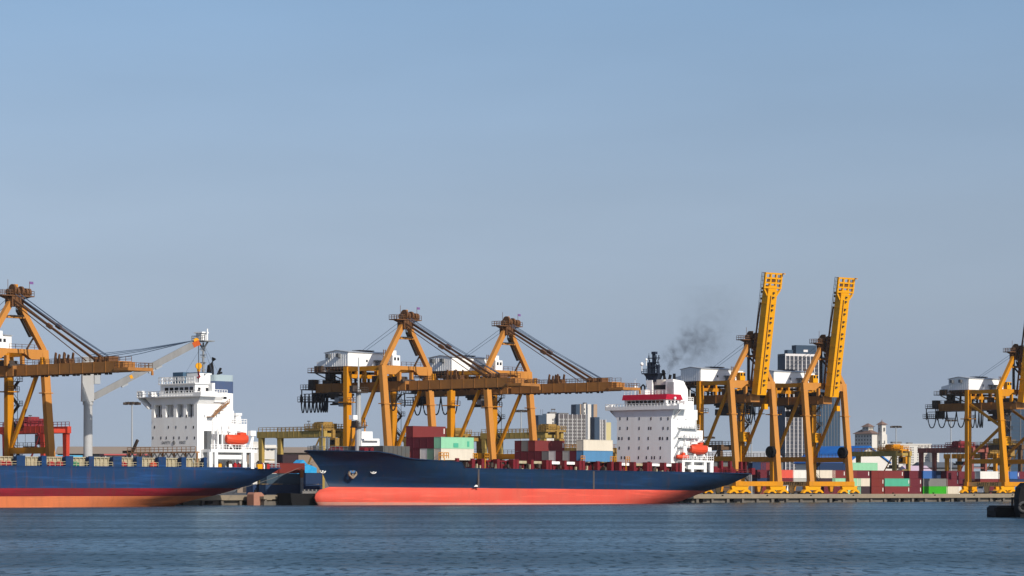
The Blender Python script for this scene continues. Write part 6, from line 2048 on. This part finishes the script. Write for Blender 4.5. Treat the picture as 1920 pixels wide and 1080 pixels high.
# ------------------------------------------------------------------ black pusher tug and barge at the right edge
d = 415.0
bx = (1867 - 960) / FPX * d
barge = thing("pontoon_barge", "low black barge reaching into the picture at the bottom right edge", "barge", (bx, d, 0), R(4))
b = MB(); b.prism([(0.0, 0.2), (0.25, -0.6), (16, -0.6), (16, 1.65), (0.35, 1.65), (0.05, 1.2)], 'y', 0, 5.5); b.build("hull", BLACK, barge)
b = MB(); b.box(0.3, 16, -0.12, 0.0, 1.35, 1.6); b.box(-0.1, 0.2, 0.4, 5.1, 0.9, 1.4); b.build("rubbing_strake", mat("worn_black_rubber", (0.022, 0.022, 0.024), 0.8), barge)
for x in (2.5, 3.15):
    b = MB(); b.tube([(x, 0.5, 1.65), (x, 0.5, 2.75)], 0.17, 8); b.tube([(x, 0.5, 2.75), (x, 0.5, 2.85)], 0.24, 8); b.build("bollard", DARK, barge)
tug = thing("tugboat", "black tug bow with a hanging tyre at the right picture edge", "tug", ((1911 - 960) / FPX * (d - 4), d - 4, 0), R(4))
b = MB(); b.prism([(0.3, -0.6), (9, -0.6), (9, 4.6), (0.9, 4.9), (0.2, 4.2), (-0.05, 2.6), (0.05, 0.8)], 'y', 0, 3.0); b.build("hull", BLACK, tug)
b = MB()
b.tube([(0.55 + 0.62 * math.cos(t * math.pi / 9), -0.22, 1.5 + 0.62 * math.sin(t * math.pi / 9)) for t in range(19)], 0.2, 8, cap=False)
b.build("tyre", mat("worn_tyre_rubber", (0.05, 0.05, 0.052), 0.75, dirt=0.5, dirt_col=(0.12, 0.12, 0.12), scale=4), tug)
b = MB(); b.box(2.6, 8, 0.4, 2.6, 4.7, 6.6); b.build("wheelhouse", DGREY, tug)
b = MB(); b.box(2.54, 2.6, 0.7, 2.3, 5.6, 6.3); b.build("window", GLASS, tug)

# ------------------------------------------------------------------ smoke above the funnel of the coral-bottomed ship
def smoke():
    base = F1.w(S2REF + hx + 6.2, YC - 5.5, 0)
    dist = base.y
    k = dist / FPX
    def pt(px, row, off=0): return Vector(((px - 960) * k, dist + off, EYE + (HOR - row) * k))
    puffs = [(1253.3, 700, 0.55, 1.6), (1254.6, 694, 0.7, 1.3), (1257, 688, 0.9, 1.1), (1260, 683, 1.0, 1.0), (1265, 679, 1.3, 1.0), (1271, 676, 1.7, 1.0), (1279, 673, 1.9, 0.5), (1288, 677, 2.0, 0.25),
             (1244, 683, 1.3, 0.4), (1248, 676, 1.6, 0.5), (1254, 666, 2.3, 0.75), (1257, 659, 2.0, 0.65), (1263, 668, 1.6, 0.35), (1279, 644, 3.0, 0.42), (1294, 630, 2.4, 0.62), (1296, 659, 3.4, 0.42), (1303, 645, 3.5, 0.38), (1316, 650, 5.5, 0.30), (1322, 632, 5.0, 0.22), (1290, 615, 3.5, 0.16), (1343, 605, 8.0, 0.07), (1330, 570, 9.0, 0.05)]
    lo = pt(1236, 708); hi = pt(1420, 535)
    me_ = MB(); me_.box(lo.x, hi.x, dist - 10, dist + 10, lo.z, hi.z)
    m = bpy.data.materials.new("dark_exhaust_smoke"); m.use_nodes = True
    nt = m.node_tree; nt.nodes.clear()
    out = nt.nodes.new("ShaderNodeOutputMaterial"); pv = nt.nodes.new("ShaderNodeVolumePrincipled")
    pv.inputs["Color"].default_value = (0.16, 0.17, 0.19, 1)
    pv.inputs["Anisotropy"].default_value = 0.2
    geo = nt.nodes.new("ShaderNodeNewGeometry")
    nz = nt.nodes.new("ShaderNodeTexNoise"); nz.inputs["Scale"].default_value = 0.45; nz.inputs["Detail"].default_value = 5; nz.inputs["Roughness"].default_value = 0.6
    nt.links.new(geo.outputs["Position"], nz.inputs["Vector"])
    # wobble the sampling position so that the puffs curl
    nz2 = nt.nodes.new("ShaderNodeTexNoise"); nz2.inputs["Scale"].default_value = 0.25; nz2.inputs["Detail"].default_value = 4
    nt.links.new(geo.outputs["Position"], nz2.inputs["Vector"])
    sub = nt.nodes.new("ShaderNodeVectorMath"); sub.operation = 'SUBTRACT'; sub.inputs[1].default_value = (0.5, 0.5, 0.5)
    nt.links.new(nz2.outputs["Color"], sub.inputs[0])
    scl = nt.nodes.new("ShaderNodeVectorMath"); scl.operation = 'SCALE'; scl.inputs["Scale"].default_value = 4.5
    nt.links.new(sub.outputs[0], scl.inputs[0])
    ad = nt.nodes.new("ShaderNodeVectorMath"); nt.links.new(geo.outputs["Position"], ad.inputs[0]); nt.links.new(scl.outputs[0], ad.inputs[1])
    acc = None
    acc2 = None
    for px, row, r, w_ in puffs:
        p = pt(px, row)
        ds = nt.nodes.new("ShaderNodeVectorMath"); ds.operation = 'DISTANCE'; ds.inputs[1].default_value = p
        nt.links.new((ad if r > 1.5 else geo).outputs[0], ds.inputs[0])
        mr = nt.nodes.new("ShaderNodeMapRange"); mr.interpolation_type = 'SMOOTHSTEP'
        mr.inputs["From Min"].default_value = 0; mr.inputs["From Max"].default_value = r * 1.6
        mr.inputs["To Min"].default_value = w_; mr.inputs["To Max"].default_value = 0
        nt.links.new(ds.outputs["Value"], mr.inputs[0])
        if r < 1.2:                  # the fresh plume at the funnel mouth, without gaps
            if acc2 is None: acc2 = mr.outputs[0]
            else:
                a3 = nt.nodes.new("ShaderNodeMath"); a3.operation = 'ADD'; nt.links.new(acc2, a3.inputs[0]); nt.links.new(mr.outputs[0], a3.inputs[1]); acc2 = a3.outputs[0]
        elif acc is None: acc = mr.outputs[0]
        else:
            a2 = nt.nodes.new("ShaderNodeMath"); a2.operation = 'ADD'; nt.links.new(acc, a2.inputs[0]); nt.links.new(mr.outputs[0], a2.inputs[1]); acc = a2.outputs[0]
    nr = nt.nodes.new("ShaderNodeMapRange"); nr.inputs["From Min"].default_value = 0.44; nr.inputs["From Max"].default_value = 0.62; nr.inputs["To Min"].default_value = 0.03; nr.inputs["To Max"].default_value = 1.0
    nt.links.new(nz.outputs["Fac"], nr.inputs[0])
    mu = nt.nodes.new("ShaderNodeMath"); mu.operation = 'MULTIPLY'; nt.links.new(acc, mu.inputs[0]); nt.links.new(nr.outputs[0], mu.inputs[1])
    a4 = nt.nodes.new("ShaderNodeMath"); a4.operation = 'ADD'; nt.links.new(mu.outputs[0], a4.inputs[0]); nt.links.new(acc2, a4.inputs[1])
    m2 = nt.nodes.new("ShaderNodeMath"); m2.operation = 'MULTIPLY'; m2.inputs[1].default_value = 0.21; nt.links.new(a4.outputs[0], m2.inputs[0])
    nt.links.new(m2.outputs[0], pv.inputs["Density"])
    nt.links.new(pv.outputs[0], out.inputs["Volume"])
    o = me_.build("smoke", m)
    tag(o, "thin dark exhaust smoke drifting up from the funnel of the ship with the coral bottom", "smoke", kind="stuff")
smoke()

# ------------------------------------------------------------------ thin afternoon haze
def haze():
    b = MB(); b.box(-7000, 7000, -1600, 13000, -2, 112)
    m = bpy.data.materials.new("afternoon_haze"); m.use_nodes = True
    nt = m.node_tree; nt.nodes.clear()
    out = nt.nodes.new("ShaderNodeOutputMaterial"); pv = nt.nodes.new("ShaderNodeVolumePrincipled")
    pv.inputs["Color"].default_value = (0.8, 0.87, 0.95, 1)
    pv.inputs["Density"].default_value = 1.8e-5
    nt.links.new(pv.outputs[0], out.inputs["Volume"])
    tag(b.build("haze", m), "thin pale afternoon haze over the harbour", "haze", kind="stuff")
haze()
